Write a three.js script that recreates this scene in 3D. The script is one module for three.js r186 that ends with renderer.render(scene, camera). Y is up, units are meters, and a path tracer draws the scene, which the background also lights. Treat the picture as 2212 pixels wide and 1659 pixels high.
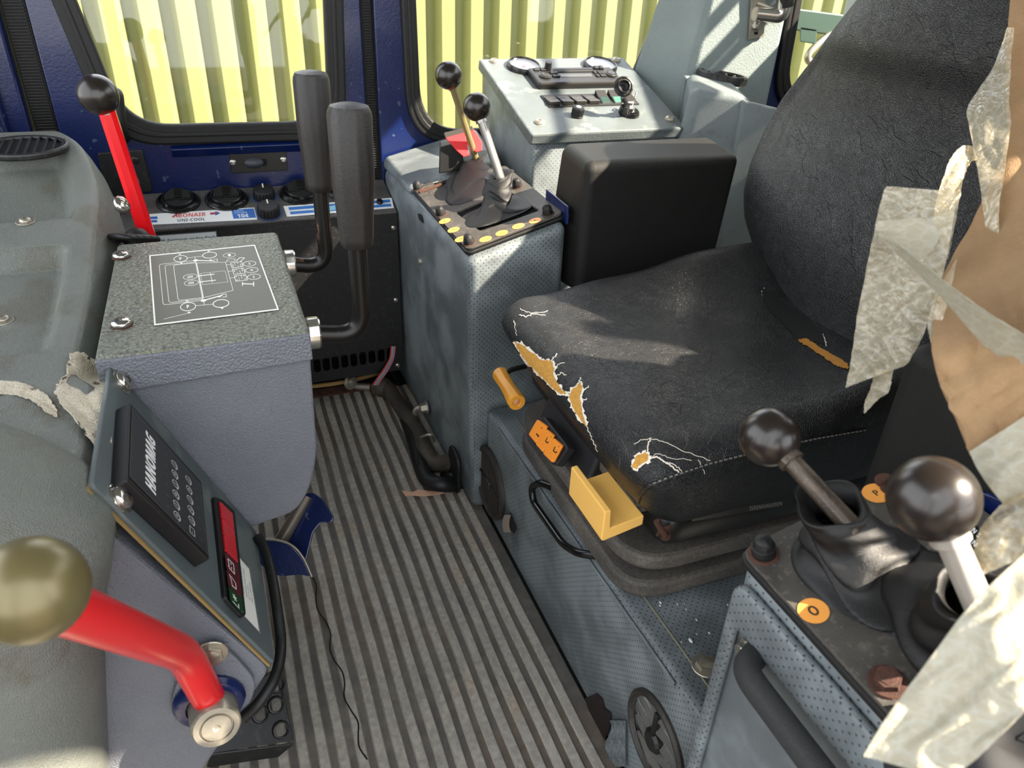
import * as THREE from 'three';
import { mergeGeometries, mergeVertices, toCreasedNormals } from 'three/addons/utils/BufferGeometryUtils.js';
import { RoundedBoxGeometry } from 'three/addons/geometries/RoundedBoxGeometry.js';
import { Brush, Evaluator, SUBTRACTION } from 'three-bvh-csg';

// ------------------------------------------------------------------ camera, sky, sun, exposure
const W = 2212, H = 1659, FOCAL = 1600, RAD = Math.PI / 180;
const scene = new THREE.Scene();
const camera = new THREE.PerspectiveCamera(2 * Math.atan(H / 2 / FOCAL) / RAD, W / H, 0.02, 200);
const EYE = new THREE.Vector3(0, 1, 0), YAW = 22.3 * RAD, PITCH = 30.3 * RAD, ROLL = 2.5 * RAD;
const FWD = new THREE.Vector3(Math.sin(YAW) * Math.cos(PITCH), -Math.sin(PITCH), -Math.cos(YAW) * Math.cos(PITCH));
const R0 = new THREE.Vector3(Math.cos(YAW), 0, Math.sin(YAW)), U0 = R0.clone().cross(FWD);
const RIGHT = R0.clone().multiplyScalar(Math.cos(ROLL)).addScaledVector(U0, Math.sin(ROLL)), UP = RIGHT.clone().cross(FWD);
camera.position.copy(EYE); camera.up.copy(UP); camera.lookAt(EYE.clone().add(FWD));
camera.focus = 1.05; camera.userData.fStop = 9;
scene.add(camera);

const SUN = new THREE.Vector3(0.66, 0.66, 0.32).normalize();
// a hazy summer sky: pale at the horizon, bluer overhead, brighter round the sun
const skyTex = (() => {
  const w = 256, h = 128, d = new Float32Array(w * h * 4);
  for (let j = 0; j < h; j++) for (let i = 0; i < w; i++) {
    const el = ((j + 0.5) / h - 0.5) * Math.PI, az = ((i + 0.5) / w - 0.5) * 2 * Math.PI, x = Math.cos(az) * Math.cos(el), y = Math.sin(el), z = Math.sin(az) * Math.cos(el);
    const c = Math.max(0, x * SUN.x + y * SUN.y + z * SUN.z), k = Math.pow(Math.max(0, y), 0.6), halo = 0.5 * Math.pow(c, 8), o = (j * w + i) * 4;
    for (let n = 0; n < 3; n++) d[o + n] = [1.02, 1.02, 1.0][n] * (1 - k) + [0.8, 0.86, 0.96][n] * k + halo * [1, 0.97, 0.9][n];
    d[o + 3] = 1;
  }
  const t = new THREE.DataTexture(d, w, h, THREE.RGBAFormat, THREE.FloatType); t.mapping = THREE.EquirectangularReflectionMapping; t.magFilter = THREE.LinearFilter; t.needsUpdate = true; return t;
})();
scene.background = scene.environment = skyTex;
scene.environmentIntensity = scene.backgroundIntensity = 1.3;
const sun = new THREE.DirectionalLight(0xffefd9, 9.5);
sun.name = 'sun'; sun.position.copy(SUN).multiplyScalar(12); sun.target.position.set(0.4, 0.5, -1); sun.castShadow = true;
sun.shadow.mapSize.set(4096, 4096); Object.assign(sun.shadow.camera, { left: -6, right: 6, top: 6, bottom: -6, near: 1, far: 40 }); sun.shadow.radius = 1;
scene.add(sun, sun.target);
const renderer = new THREE.WebGLRenderer({ antialias: true });
renderer.toneMapping = THREE.LinearToneMapping; renderer.toneMappingExposure = 2.75;
renderer.shadowMap.enabled = true; renderer.outputColorSpace = THREE.SRGBColorSpace;

// ------------------------------------------------------------------ helpers
const V = (x, y, z) => new THREE.Vector3(x, y, z);
let seed = 7; const rnd = () => { seed = (seed * 1664525 + 1013904223) >>> 0; return seed / 4294967296; };
const lerp = (a, b, t) => a + (b - a) * t, clamp = (x, a = 0, b = 1) => Math.min(b, Math.max(a, x)), sstep = (a, b, x) => { const t = clamp((x - a) / (b - a)); return t * t * (3 - 2 * t); };
const ray = (px, py) => FWD.clone().addScaledVector(RIGHT, (px - W / 2) / FOCAL).addScaledVector(UP, -(py - H / 2) / FOCAL);
const dep = (px, py, d) => EYE.clone().addScaledVector(ray(px, py), d);          // a measured pixel at a known depth
// a plane: origin p, in-plane axes u and v, normal n
const plane = (p, u, v) => { u = u.clone().normalize(); const n = u.clone().cross(v).normalize(); return { p, u, v: n.clone().cross(u), n }; };
const plane3 = (a, b, c) => plane(a, b.clone().sub(a), c.clone().sub(a));         // a, then a->b is u, c on the v side
const PX = (x) => plane(V(x, 0, 0), V(0, 0, 1), V(0, 1, 0)), PXr = (x) => plane(V(x, 0, 0), V(0, 0, -1), V(0, 1, 0)), PY = (y) => plane(V(0, y, 0), V(1, 0, 0), V(0, 0, -1)), PZ = (z) => plane(V(0, 0, z), V(1, 0, 0), V(0, 1, 0));
const at = (px, py, pl) => { const d = ray(px, py), t = pl.p.clone().sub(EYE).dot(pl.n) / d.dot(pl.n); return EYE.clone().addScaledVector(d, t); };
const loc = (pl, q) => { const d = q.clone().sub(pl.p); return new THREE.Vector2(d.dot(pl.u), d.dot(pl.v)); };
const on = (pl, x, y, h = 0) => pl.p.clone().addScaledVector(pl.u, x).addScaledVector(pl.v, y).addScaledVector(pl.n, h);
const up1 = (pl, q, h) => q.clone().addScaledVector(pl.n, h);
const lift = (pl, h) => ({ ...pl, p: pl.p.clone().addScaledVector(pl.n, h) });
const pix = (pl, list) => list.map(([x, y]) => loc(pl, at(x, y, pl)));

function finish(g, keepUV = false) {
  if (!g.attributes.normal) g.computeVertexNormals();
  if (g.index) g = g.toNonIndexed();
  for (const k of Object.keys(g.attributes)) if (!['position', 'normal', 'uv', 'color'].includes(k)) g.deleteAttribute(k);
  if (keepUV && g.attributes.uv) return g;
  const p = g.attributes.position, uv = new Float32Array(p.count * 2), a = V(), b = V(), c = V();
  for (let i = 0; i < p.count; i += 3) {
    a.fromBufferAttribute(p, i); b.fromBufferAttribute(p, i + 1); c.fromBufferAttribute(p, i + 2);
    const n = b.clone().sub(a).cross(c.clone().sub(a)), ax = Math.abs(n.x), ay = Math.abs(n.y), az = Math.abs(n.z);
    [a, b, c].forEach((q, k) => {
      const o = (i + k) * 2;
      if (ay >= ax && ay >= az) { uv[o] = q.x; uv[o + 1] = -q.z; } else if (ax >= az) { uv[o] = q.z; uv[o + 1] = q.y; } else { uv[o] = q.x; uv[o + 1] = q.y; }
    });
  }
  g.setAttribute('uv', new THREE.BufferAttribute(uv, 2));
  return g;
}
const merge = (list) => mergeGeometries(list.flat(9).map((g) => finish(g)).map((g) => { g.deleteAttribute('color'); return g; }));
const smooth = (g) => { g.deleteAttribute('uv'); g.deleteAttribute('normal'); g = mergeVertices(g, 1e-5); g.computeVertexNormals(); return g; };

const used = new Map(), things = [];
const numbered = (n) => { const k = used.get(n) ?? 0; used.set(n, k + 1); return k ? n + '_' + String(k).padStart(3, '0') : n; };
function mesh(name, g, m) { const o = new THREE.Mesh(Array.isArray(g) ? merge(g) : g.userData.ready ? g : finish(g, g.userData.keepUV), m); o.name = name; o.castShadow = o.receiveShadow = true; return o; }
function thing(name, label, category, group) {
  const o = new THREE.Group(); o.name = numbered(name); o.userData = { label, category }; if (group) o.userData.group = group;
  scene.add(o); things.push(o); return o;
}
function part(parent, name, g, m, label) { const o = mesh(name, g, m); if (label) o.userData.label = label; parent.add(o); return o; }
function solo(name, label, category, g, m, group) {
  const o = mesh(numbered(name), g, m); o.userData = { label, category }; if (group) o.userData.group = group; scene.add(o); things.push(o); return o;
}
function struct(name, g, m, parent) { const o = mesh(parent ? name : numbered(name), g, m); if (!parent) { o.userData.kind = 'structure'; things.push(o); } (parent ?? scene).add(o); return o; }
function settle() {                                                              // every thing's origin goes to the middle of its base
  for (const o of things) {
    o.updateWorldMatrix(true, true);
    const box = new THREE.Box3().setFromObject(o), b = V((box.min.x + box.max.x) / 2, box.min.y, (box.min.z + box.max.z) / 2);
    if (o.isMesh) { if (o.position.lengthSq() === 0) { o.geometry.translate(-b.x, -b.y, -b.z); o.position.copy(b); for (const c of o.children) c.position.sub(b); } }
    else if (o.position.lengthSq() === 0) { o.position.copy(b); for (const c of o.children) c.position.sub(b); }
  }
}

// box with rounded edges carried onto eight corners: q[0..3] lower ring, q[4..7] upper ring, both in the order (-x,-z) (+x,-z) (+x,+z) (-x,+z)
function hexa(q, r = 0.006, seg = 3) {
  const d = [q[0].distanceTo(q[1]), q[0].distanceTo(q[4]), q[0].distanceTo(q[3])].map((x, i) => (x + [q[6].distanceTo(q[7]), q[2].distanceTo(q[6]), q[5].distanceTo(q[6])][i]) / 2);
  const g = smooth(new RoundedBoxGeometry(d[0], d[1], d[2], seg, Math.min(r, ...d.map((x) => x / 2.05)))), p = g.attributes.position;
  for (let i = 0; i < p.count; i++) {
    const a = p.getX(i) / d[0] + 0.5, b = p.getY(i) / d[1] + 0.5, c = p.getZ(i) / d[2] + 0.5, s = V();
    q.forEach((v, k) => s.addScaledVector(v, ([0, 3].includes(k % 4) ? 1 - a : a) * (k % 4 < 2 ? 1 - c : c) * (k < 4 ? 1 - b : b)));
    p.setXYZ(i, s.x, s.y, s.z);
  }
  g.computeVertexNormals();
  return g;
}
const box = (x0, x1, y0, y1, z0, z1, r = 0.004, seg = 2) => hexa([V(x0, y0, z0), V(x1, y0, z0), V(x1, y0, z1), V(x0, y0, z1), V(x0, y1, z0), V(x1, y1, z0), V(x1, y1, z1), V(x0, y1, z1)], r, seg);
// box standing on a plane: a0..a1 along u, b0..b1 along v, h0..h1 along n
const pbox = (pl, a0, a1, b0, b1, h0, h1, r = 0.002, seg = 2) => hexa([on(pl, a0, b1, h0), on(pl, a1, b1, h0), on(pl, a1, b0, h0), on(pl, a0, b0, h0), on(pl, a0, b1, h1), on(pl, a1, b1, h1), on(pl, a1, b0, h1), on(pl, a0, b0, h1)], r, seg);
// dense box with rounded edges, shaped by fn(vector)
function softBox(x0, x1, y0, y1, z0, z1, r, n, fn) {
  const c = V((x0 + x1) / 2, (y0 + y1) / 2, (z0 + z1) / 2), h = V((x1 - x0) / 2, (y1 - y0) / 2, (z1 - z0) / 2);
  const g = smooth(new THREE.BoxGeometry(1, 1, 1, ...n)), p = g.attributes.position, q = V(), k = V();
  const warp = (t) => Math.sign(t) * (1 - Math.pow(1 - Math.abs(t), 1.35));        // rows gather near the edges
  for (let i = 0; i < p.count; i++) {
    q.set(warp(p.getX(i) * 2) * h.x, warp(p.getY(i) * 2) * h.y, warp(p.getZ(i) * 2) * h.z);
    k.set(clamp(q.x, -h.x + r, h.x - r), clamp(q.y, -h.y + r, h.y - r), clamp(q.z, -h.z + r, h.z - r));
    const d = q.clone().sub(k); if (d.lengthSq() > 1e-12) { const m = Math.max(Math.abs(d.x), Math.abs(d.y), Math.abs(d.z)); d.setLength(m); }
    q.copy(k).add(d).add(c); if (fn) fn(q); p.setXYZ(i, q.x, q.y, q.z);
  }
  g.computeVertexNormals(); return g;
}
function roundShape(pts, r = 0) {
  const s = new THREE.Shape(), n = pts.length, R = Array.isArray(r) ? r : pts.map(() => r);
  pts.forEach((p, i) => {
    const a = pts[(i + n - 1) % n], b = pts[(i + 1) % n], k = Math.min(R[i], p.distanceTo(a) / 2.01, p.distanceTo(b) / 2.01);
    if (k < 1e-5) { i ? s.lineTo(p.x, p.y) : s.moveTo(p.x, p.y); return; }
    const s0 = p.clone().add(a.clone().sub(p).setLength(k)), s1 = p.clone().add(b.clone().sub(p).setLength(k));
    i ? s.lineTo(s0.x, s0.y) : s.moveTo(s0.x, s0.y); s.quadraticCurveTo(p.x, p.y, s1.x, s1.y);
  });
  s.closePath(); return s;
}
const ring2 = (cx, cy, r, n = 24, ry = r) => Array.from({ length: n }, (_, i) => new THREE.Vector2(cx + r * Math.cos(i / n * 2 * Math.PI), cy + ry * Math.sin(i / n * 2 * Math.PI)));
// shape on a plane, standing h high from height h0
function slab(pl, shape, h, { h0 = 0, bevel = 0, holes = [], curve = 6 } = {}) {
  if (Array.isArray(shape)) shape = roundShape(shape);
  for (const o of holes) shape.holes.push(Array.isArray(o) ? roundShape(o) : o);
  const b = Math.min(bevel, h / 2.2), g = new THREE.ExtrudeGeometry(shape, { depth: Math.max(h - 2 * b, 1e-5), bevelEnabled: b > 0, bevelSize: b, bevelThickness: b, bevelOffset: -b, bevelSegments: 2, curveSegments: curve });
  g.translate(0, 0, h0 + b);
  return g.applyMatrix4(new THREE.Matrix4().makeBasis(pl.u, pl.v, pl.n).setPosition(pl.p));
}
const aim = (from, dir) => new THREE.Matrix4().compose(from, new THREE.Quaternion().setFromUnitVectors(V(0, 1, 0), dir.clone().normalize()), V(1, 1, 1));
const cyl = (a, b, r0, r1 = r0, n = 24) => { const d = b.clone().sub(a), l = d.length(), g = new THREE.CylinderGeometry(r1, r0, l, n, 1); g.translate(0, l / 2, 0); return toCreasedNormals(g.applyMatrix4(aim(a, d)), 0.7); };
const lathe = (prof, from, dir, n = 32) => toCreasedNormals(new THREE.LatheGeometry(prof.map(([r, y]) => new THREE.Vector2(r, y)), n).applyMatrix4(aim(from, dir)), 0.6);
const ball = (c, r, w = 40, h = 28) => { const g = new THREE.SphereGeometry(r, w, h); g.translate(c.x, c.y, c.z); return g; };
const tube = (pts, r, n = 40, m = 12, closed = false, tension = 0.5) => new THREE.TubeGeometry(new THREE.CatmullRomCurve3(pts, closed, 'catmullrom', tension), n, r, m, closed);
// polyline with rounded bends, as a tube with flat ends
function bent(pts, r, fillet, m = 16) {
  const path = new THREE.CurvePath(); let last = pts[0];
  for (let i = 1; i < pts.length - 1; i++) {
    const a = pts[i - 1], p = pts[i], b = pts[i + 1], k = Math.min(fillet, p.distanceTo(a) * 0.49, p.distanceTo(b) * 0.49), s0 = p.clone().add(a.clone().sub(p).setLength(k)), s1 = p.clone().add(b.clone().sub(p).setLength(k));
    path.add(new THREE.LineCurve3(last, s0)); path.add(new THREE.QuadraticBezierCurve3(s0, p, s1)); last = s1;
  }
  path.add(new THREE.LineCurve3(last, pts[pts.length - 1]));
  const g = new THREE.TubeGeometry(path, 48 + 12 * pts.length, r, m), caps = [[0, -1], [1, 1]].map(([t, s]) => { const c = new THREE.CircleGeometry(r, m), d = path.getTangentAt(t).multiplyScalar(s); c.applyMatrix4(new THREE.Matrix4().compose(path.getPointAt(t), new THREE.Quaternion().setFromUnitVectors(V(0, 0, 1), d), V(1, 1, 1))); return c; });
  return merge([g, ...caps]);
}
// a grid of points -> surface; fn(u, v) in 0..1
function sheet(nu, nv, fn, uvScale) {
  const pos = [], uv = [], idx = [];
  for (let j = 0; j <= nv; j++) for (let i = 0; i <= nu; i++) { const q = fn(i / nu, j / nv); pos.push(q.x, q.y, q.z); uv.push(i / nu * (uvScale?.[0] ?? 1), j / nv * (uvScale?.[1] ?? 1)); }
  for (let j = 0; j < nv; j++) for (let i = 0; i < nu; i++) { const a = j * (nu + 1) + i, b = a + 1, c = a + nu + 1, d = c + 1; idx.push(a, b, d, a, d, c); }
  const g = new THREE.BufferGeometry(); g.setAttribute('position', new THREE.Float32BufferAttribute(pos, 3)); g.setAttribute('uv', new THREE.Float32BufferAttribute(uv, 2)); g.setIndex(idx); g.computeVertexNormals(); g.userData.keepUV = true; return g;
}
// a sheet given a thickness: both faces and the rim
function thick(nu, nv, fn, t) {
  const g0 = sheet(nu, nv, fn), n = g0.attributes.normal, p = g0.attributes.position, g1 = g0.clone(), p1 = g1.attributes.position;
  for (let i = 0; i < p.count; i++) p1.setXYZ(i, p.getX(i) - n.getX(i) * t, p.getY(i) - n.getY(i) * t, p.getZ(i) - n.getZ(i) * t);
  const idx = [...g1.index.array]; for (let i = 0; i < idx.length; i += 3) [idx[i], idx[i + 1]] = [idx[i + 1], idx[i]]; g1.setIndex(idx); g1.computeVertexNormals();
  const rim = [], R = []; for (let i = 0; i <= nu; i++) R.push(i); for (let j = 1; j <= nv; j++) R.push(j * (nu + 1) + nu); for (let i = nu - 1; i >= 0; i--) R.push(nv * (nu + 1) + i); for (let j = nv - 1; j >= 0; j--) R.push(j * (nu + 1));
  const pos = []; const P = (a, i) => pos.push(a.getX(i), a.getY(i), a.getZ(i));
  for (let k = 0; k < R.length - 1; k++) { const a = R[k], b = R[k + 1]; P(p, a); P(p1, a); P(p1, b); P(p, a); P(p1, b); P(p, b); }
  const g2 = new THREE.BufferGeometry(); g2.setAttribute('position', new THREE.Float32BufferAttribute(pos, 3)); g2.setAttribute('uv', new THREE.Float32BufferAttribute(new Float32Array(pos.length / 3 * 2), 2)); g2.computeVertexNormals();
  const out = mergeGeometries([g0.toNonIndexed(), g1.toNonIndexed(), g2]); out.userData.keepUV = true; return out;
}
// flat print on a plane, from its four corners (top left, top right, bottom right, bottom left); has a hair of thickness
function print(pl, q, h = 0.0004) {
  const c = (q[0].x !== undefined && q[0].z !== undefined ? q : q.map(([x, y]) => at(x, y, pl))).map((p) => up1(pl, p, h));
  const g = sheet(6, 6, (u, v) => { const a = c[3].clone().lerp(c[2], u), b = c[0].clone().lerp(c[1], u); return a.lerp(b, v); }); return g;
}
// points along a measured edge [x, y, depth] as a smooth curve
const along = (pts) => { const c = new THREE.CatmullRomCurve3(pts.map(([x, y, d]) => V(x, y, (d ?? 0) * 1000)), false, 'catmullrom', 0.4); return (v) => { const p = c.getPoint(v); return [p.x, p.y, p.z / 1000]; }; };
const raycaster = new THREE.Raycaster();
function hit(px, py, target) { raycaster.set(EYE, ray(px, py).normalize()); const h = raycaster.intersectObject(target, false)[0]; return h && { p: h.point, n: h.normal ?? h.face.normal.clone() }; }

// ------------------------------------------------------------------ procedural textures
const hash = (x, y, s) => { let h = (x * 374761393 + y * 668265263 + s * 974634721) | 0; h = Math.imul(h ^ (h >>> 13), 1274126177); return ((h ^ (h >>> 16)) >>> 0) / 4294967296; };
function pn(u, v, f, s) {                                                        // value noise that repeats after f cells
  const x = u * f, y = v * f, i = Math.floor(x), j = Math.floor(y), a = x - i, b = y - j, m = (k) => ((k % f) + f) % f, p = a * a * (3 - 2 * a), q = b * b * (3 - 2 * b);
  return lerp(lerp(hash(m(i), m(j), s), hash(m(i + 1), m(j), s), p), lerp(hash(m(i), m(j + 1), s), hash(m(i + 1), m(j + 1), s), p), q);
}
const fbm = (u, v, f, s, n = 4) => { let t = 0, w = 0, a = 1; for (let i = 0; i < n; i++, f *= 2, a *= 0.55) { t += a * pn(u, v, f, s + i); w += a; } return t / w; };
function cells(u, v, f, s) {                                                     // nearest and second nearest feature distances
  const x = u * f, y = v * f, i = Math.floor(x), j = Math.floor(y); let d1 = 9, d2 = 9; const m = (k) => ((k % f) + f) % f;
  for (let dj = -1; dj <= 1; dj++) for (let di = -1; di <= 1; di++) {
    const a = m(i + di), b = m(j + dj), d = Math.hypot(i + di + hash(a, b, s) - x, j + dj + hash(a, b, s + 9) - y);
    if (d < d1) { d2 = d1; d1 = d; } else if (d < d2) d2 = d;
  }
  return [d1, d2];
}
function tex(n, size, fn, srgb) {
  const data = new Uint8Array(n * n * 4);
  for (let y = 0; y < n; y++) for (let x = 0; x < n; x++) { const c = fn((x + 0.5) / n, (y + 0.5) / n), o = (y * n + x) * 4; for (let k = 0; k < 3; k++) data[o + k] = 255 * clamp(c.length ? c[k] : c); data[o + 3] = 255; }
  const t = new THREE.DataTexture(data, n, n); t.wrapS = t.wrapT = THREE.RepeatWrapping; t.magFilter = THREE.LinearFilter; t.minFilter = THREE.LinearMipmapLinearFilter; t.generateMipmaps = true;
  if (srgb) t.colorSpace = THREE.SRGBColorSpace; t.repeat.set(1 / size, 1 / size); t.needsUpdate = true; return t;
}
const drawn = (w, h, fn) => { const c = document.createElement('canvas'); c.width = w; c.height = h; const g = c.getContext('2d'); fn(g, w, h); const t = new THREE.CanvasTexture(c); t.colorSpace = THREE.SRGBColorSpace; return t; };
const mixc = (a, b, t) => a.map((x, i) => lerp(x, b[i], t));
const scale = (t, size) => { const c = t.clone(); c.repeat.set(1 / size, 1 / size); c.needsUpdate = true; return c; };

// strokes drawn on a repeating canvas, read back as a height field
function strokes(n, fn) { const c = document.createElement('canvas'); c.width = c.height = n; const g = c.getContext('2d'); g.fillStyle = '#000'; g.fillRect(0, 0, n, n); for (const [ox, oy] of [[0, 0], [n, 0], [0, n], [-n, 0], [0, -n], [n, n], [-n, -n]]) { g.save(); g.translate(ox, oy); seed = 99; fn(g, n); g.restore(); } const d = g.getImageData(0, 0, n, n).data; return (u, v) => d[(((v * n) | 0) % n * n + (((u * n) | 0) % n)) * 4] / 255; }
const creaseLines = strokes(1024, (g, n) => {
  g.lineCap = 'round';
  for (let i = 0; i < 900; i++) {
    let x = rnd() * n, y = rnd() * n, a = rnd() * 6.28; const big = rnd() < 0.035; g.lineWidth = big ? 2 : 0.7 + rnd() * 0.8; g.strokeStyle = `rgba(255,255,255,${big ? 0.7 : 0.12 + 0.4 * rnd()})`;
    g.beginPath(); g.moveTo(x, y); for (let k = 0; k < (big ? 18 : 9); k++) { a += (rnd() - 0.5) * 0.55; x += Math.cos(a) * 9; y += Math.sin(a) * 9; g.lineTo(x, y); } g.stroke();
  }
});
const scuffLines = strokes(512, (g, n) => {
  for (let i = 0; i < 46; i++) { const x = rnd() * n, y = rnd() * n, a = 0.9 + rnd() * 1.2, l = 6 + 46 * rnd() * rnd(); g.strokeStyle = `rgba(255,255,255,${0.15 + 0.7 * rnd() * rnd()})`; g.lineWidth = 0.6 + 1.6 * rnd() * rnd(); g.beginPath(); g.moveTo(x, y); g.lineTo(x + Math.cos(a) * l, y + Math.sin(a) * l); g.stroke(); }
});
const T = {};
T.leather = tex(1024, 0.26, (u, v) => { const w = fbm(u, v, 8, 3, 3) * 0.05, [a, b] = cells((u + w) % 1, (v + w) % 1, 90, 5); return 0.32 + 0.3 * sstep(0, 0.35, b - a) + 0.3 * fbm(u, v, 14, 11, 4) - 0.85 * creaseLines(u, v); });
T.leatherCol = tex(1024, 0.26, (u, v) => { const w = creaseLines(u, v), k = fbm(u, v, 20, 31, 4); return mixc([0.125, 0.128, 0.13], [0.29, 0.29, 0.275], clamp(0.22 * w + 0.5 * (k - 0.45))); }, true);
T.leatherRough = tex(512, 0.4, (u, v) => 0.3 + 0.22 * fbm(u, v, 6, 77, 5));
T.grain = tex(512, 0.05, (u, v) => { const [a, b] = cells(u, v, 70, 2); return 0.4 * sstep(0, 0.5, b - a) + 0.5 * fbm(u, v, 40, 8, 3); });
T.hammer = tex(512, 0.09, (u, v) => { const [a] = cells(u, v, 34, 21); return clamp(0.55 * (1 - a) + 0.5 * fbm(u, v, 30, 4, 3)); });
T.fineHammer = tex(512, 0.09, (u, v) => { const [a] = cells(u, v, 60, 22); return clamp(0.35 * (1 - a) + 0.4 * fbm(u, v, 50, 6, 2)); });
const dot = (u, v) => { const n = 10, x = u * n, y = v * n, j = Math.floor(y * 2), d = Math.hypot(((x + (j % 2) * 0.5) % 1) - 0.5, (y * 2) % 1 / 2 - 0.25); return 1 - sstep(0.07, 0.12, d); };
T.dots = tex(512, 0.1, (u, v) => 0.75 - 0.7 * dot(u, v) + 0.2 * fbm(u, v, 60, 3, 2));
const V1 = [0.5, 0.535, 0.545];
const vinyl = (base, wear) => (u, v) => { const k = fbm(u, v, 5, 13, 5), s = scuffLines(u, v); return mixc(mixc(base, base.map((x) => x * 0.72), sstep(0.35, 0.75, k)), wear, clamp(s * 0.8 * sstep(0.4, 0.6, fbm(u, v, 4, 17, 3)))); };
T.vinylDots = tex(1024, 0.4, (u, v) => { const c = vinyl(V1, [0.66, 0.64, 0.58])(u, v), d = dot(u * 4 % 1, v * 4 % 1); return mixc(c, c.map((x) => x * 0.52), d); }, true);
T.vinyl = tex(512, 0.4, vinyl(V1, [0.66, 0.64, 0.58]), true);
T.panelGrey = tex(512, 0.3, (u, v) => { const k = fbm(u, v, 6, 41, 5), l = sstep(0.58, 0.72, fbm(u, v, 9, 43, 4)); return mixc(mixc([0.49, 0.52, 0.525], [0.41, 0.445, 0.45], k), [0.66, 0.67, 0.65], l * 0.45); }, true);
T.boxTop = tex(1024, 0.22, (u, v) => { const [a] = cells(u, v, 80, 21), k = fbm(u, v, 5, 51, 4), d = fbm(u, v, 70, 6, 2); return mixc(mixc([0.52, 0.53, 0.475], [0.3, 0.31, 0.29], clamp(a * 0.9 + d * 0.5 - 0.2)), [0.42, 0.42, 0.32], sstep(0.62, 0.75, k) * 0.5); }, true);
T.boxFront = tex(512, 0.3, (u, v) => { const k = fbm(u, v, 6, 61, 4); return mixc([0.445, 0.455, 0.485], [0.4, 0.412, 0.44], k); }, true);
T.dash = tex(1024, 0.5, (u, v) => { const k = fbm(u, v, 5, 71, 5), s = scuffLines(u * 2 % 1, v * 2 % 1), d = sstep(0.55, 0.75, fbm(u, v, 8, 73, 5)); return mixc(mixc(mixc([0.45, 0.465, 0.44], [0.375, 0.39, 0.37], k), [0.34, 0.32, 0.27], d * 0.5), [0.64, 0.63, 0.58], s * 0.5); }, true);
T.mat = tex(1024, 0.6, (u, v) => { const k = fbm(u, v, 6, 81, 6), w = fbm(u, v, 40, 83, 4), r = sstep(0.5, 0.72, fbm(u, v, 5, 87, 4)); return mixc(mixc([0.3, 0.29, 0.275], [0.46, 0.435, 0.395], clamp(k * 1.3 - 0.25)), [0.42, 0.35, 0.28], r * 0.45).map((x) => x * (0.85 + 0.3 * w)); }, true);
T.matRib = tex(1024, 0.6, (u, v) => { const k = fbm(u, v, 7, 91, 6), w = fbm(u, v, 90, 93, 3), s = sstep(0.62, 0.72, fbm(u, v, 10, 97, 5)); return mixc(mixc([0.58, 0.56, 0.525], [0.72, 0.69, 0.64], k), [0.66, 0.59, 0.5], s * 0.55).map((x) => x * (0.84 + 0.28 * w)); }, true);
T.blue = tex(1024, 0.5, (u, v) => { const s = scuffLines(u, v), k = fbm(u, v, 8, 101, 5), c = sstep(0.80, 0.82, fbm(u, v, 34, 103, 3)); return mixc(mixc(mixc([0.015, 0.085, 0.26], [0.03, 0.11, 0.32], k), [0.26, 0.3, 0.36], s * 0.35), [0.5, 0.5, 0.48], c * 0.5); }, true);
T.black = tex(512, 0.35, (u, v) => { const s = scuffLines(u, v), k = fbm(u, v, 8, 111, 5), d = sstep(0.66, 0.7, fbm(u, v, 60, 113, 3)); return mixc(mixc([0.06, 0.063, 0.068], [0.115, 0.115, 0.112], k * 0.6), [0.42, 0.41, 0.39], clamp(s * 0.3 + d * 0.2)); }, true);
T.dusty = tex(512, 0.3, (u, v) => { const k = fbm(u, v, 5, 121, 5), g = fbm(u, v, 120, 123, 2); return mixc([0.27, 0.26, 0.245], [0.45, 0.42, 0.385], clamp(k * 1.2 - 0.2)).map((x) => x * (0.8 + 0.4 * g)); }, true);
T.plate = tex(512, 0.25, (u, v) => { const k = fbm(u, v, 6, 131, 5), g = sstep(0.62, 0.75, fbm(u, v, 70, 133, 3)), r = sstep(0.64, 0.74, fbm(u, v, 7, 137, 5)); return mixc(mixc([0.2, 0.19, 0.175], [0.34, 0.325, 0.3], k), [0.55, 0.52, 0.47], g * 0.3 + r * 0.2); }, true);
T.rust = tex(256, 0.06, (u, v) => mixc([0.2, 0.125, 0.1], [0.38, 0.235, 0.17], fbm(u, v, 8, 141, 5)), true);
T.foam = tex(256, 0.06, (u, v) => mixc([0.86, 0.66, 0.3], [0.7, 0.49, 0.2], fbm(u, v, 30, 151, 4)), true);
T.card = tex(512, 0.2, (u, v) => { const k = fbm(u, v, 5, 161, 4), f = fbm(u, v, 100, 163, 2); return mixc([0.66, 0.54, 0.4], [0.57, 0.45, 0.32], clamp(k * 0.8 + f * 0.4 - 0.1)); }, true);
T.wrinkle = tex(1024, 0.18, (u, v) => { const w = 0.12 * fbm(u, v, 6, 173, 3), [a, b] = cells((u + w) % 1, (v * 2 + w) % 1, 14, 171), [c, d] = cells((u * 2 + w) % 1, (v + w) % 1, 26, 175); return 0.55 * sstep(0, 0.45, b - a) + 0.25 * sstep(0, 0.5, d - c) + 0.3 * fbm(u, v, 10, 177, 4); });
T.crumple = tex(1024, 0.2, (u, v) => { const w = 0.05 * fbm(u, v, 4, 273, 3), k = (n, a, b, s) => 1 - Math.abs(2 * pn((u * a + v * b + w) % 1, (v * a - u * b + w + 9) % 1, n, s) - 1); return 0.4 * Math.pow(k(5, 1, 2, 281), 3) + 0.35 * Math.pow(k(9, 2, 1, 283), 4) + 0.2 * Math.pow(k(16, 1, 3, 285), 4) + 0.15 * fbm(u, v, 12, 287, 3); });
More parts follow.
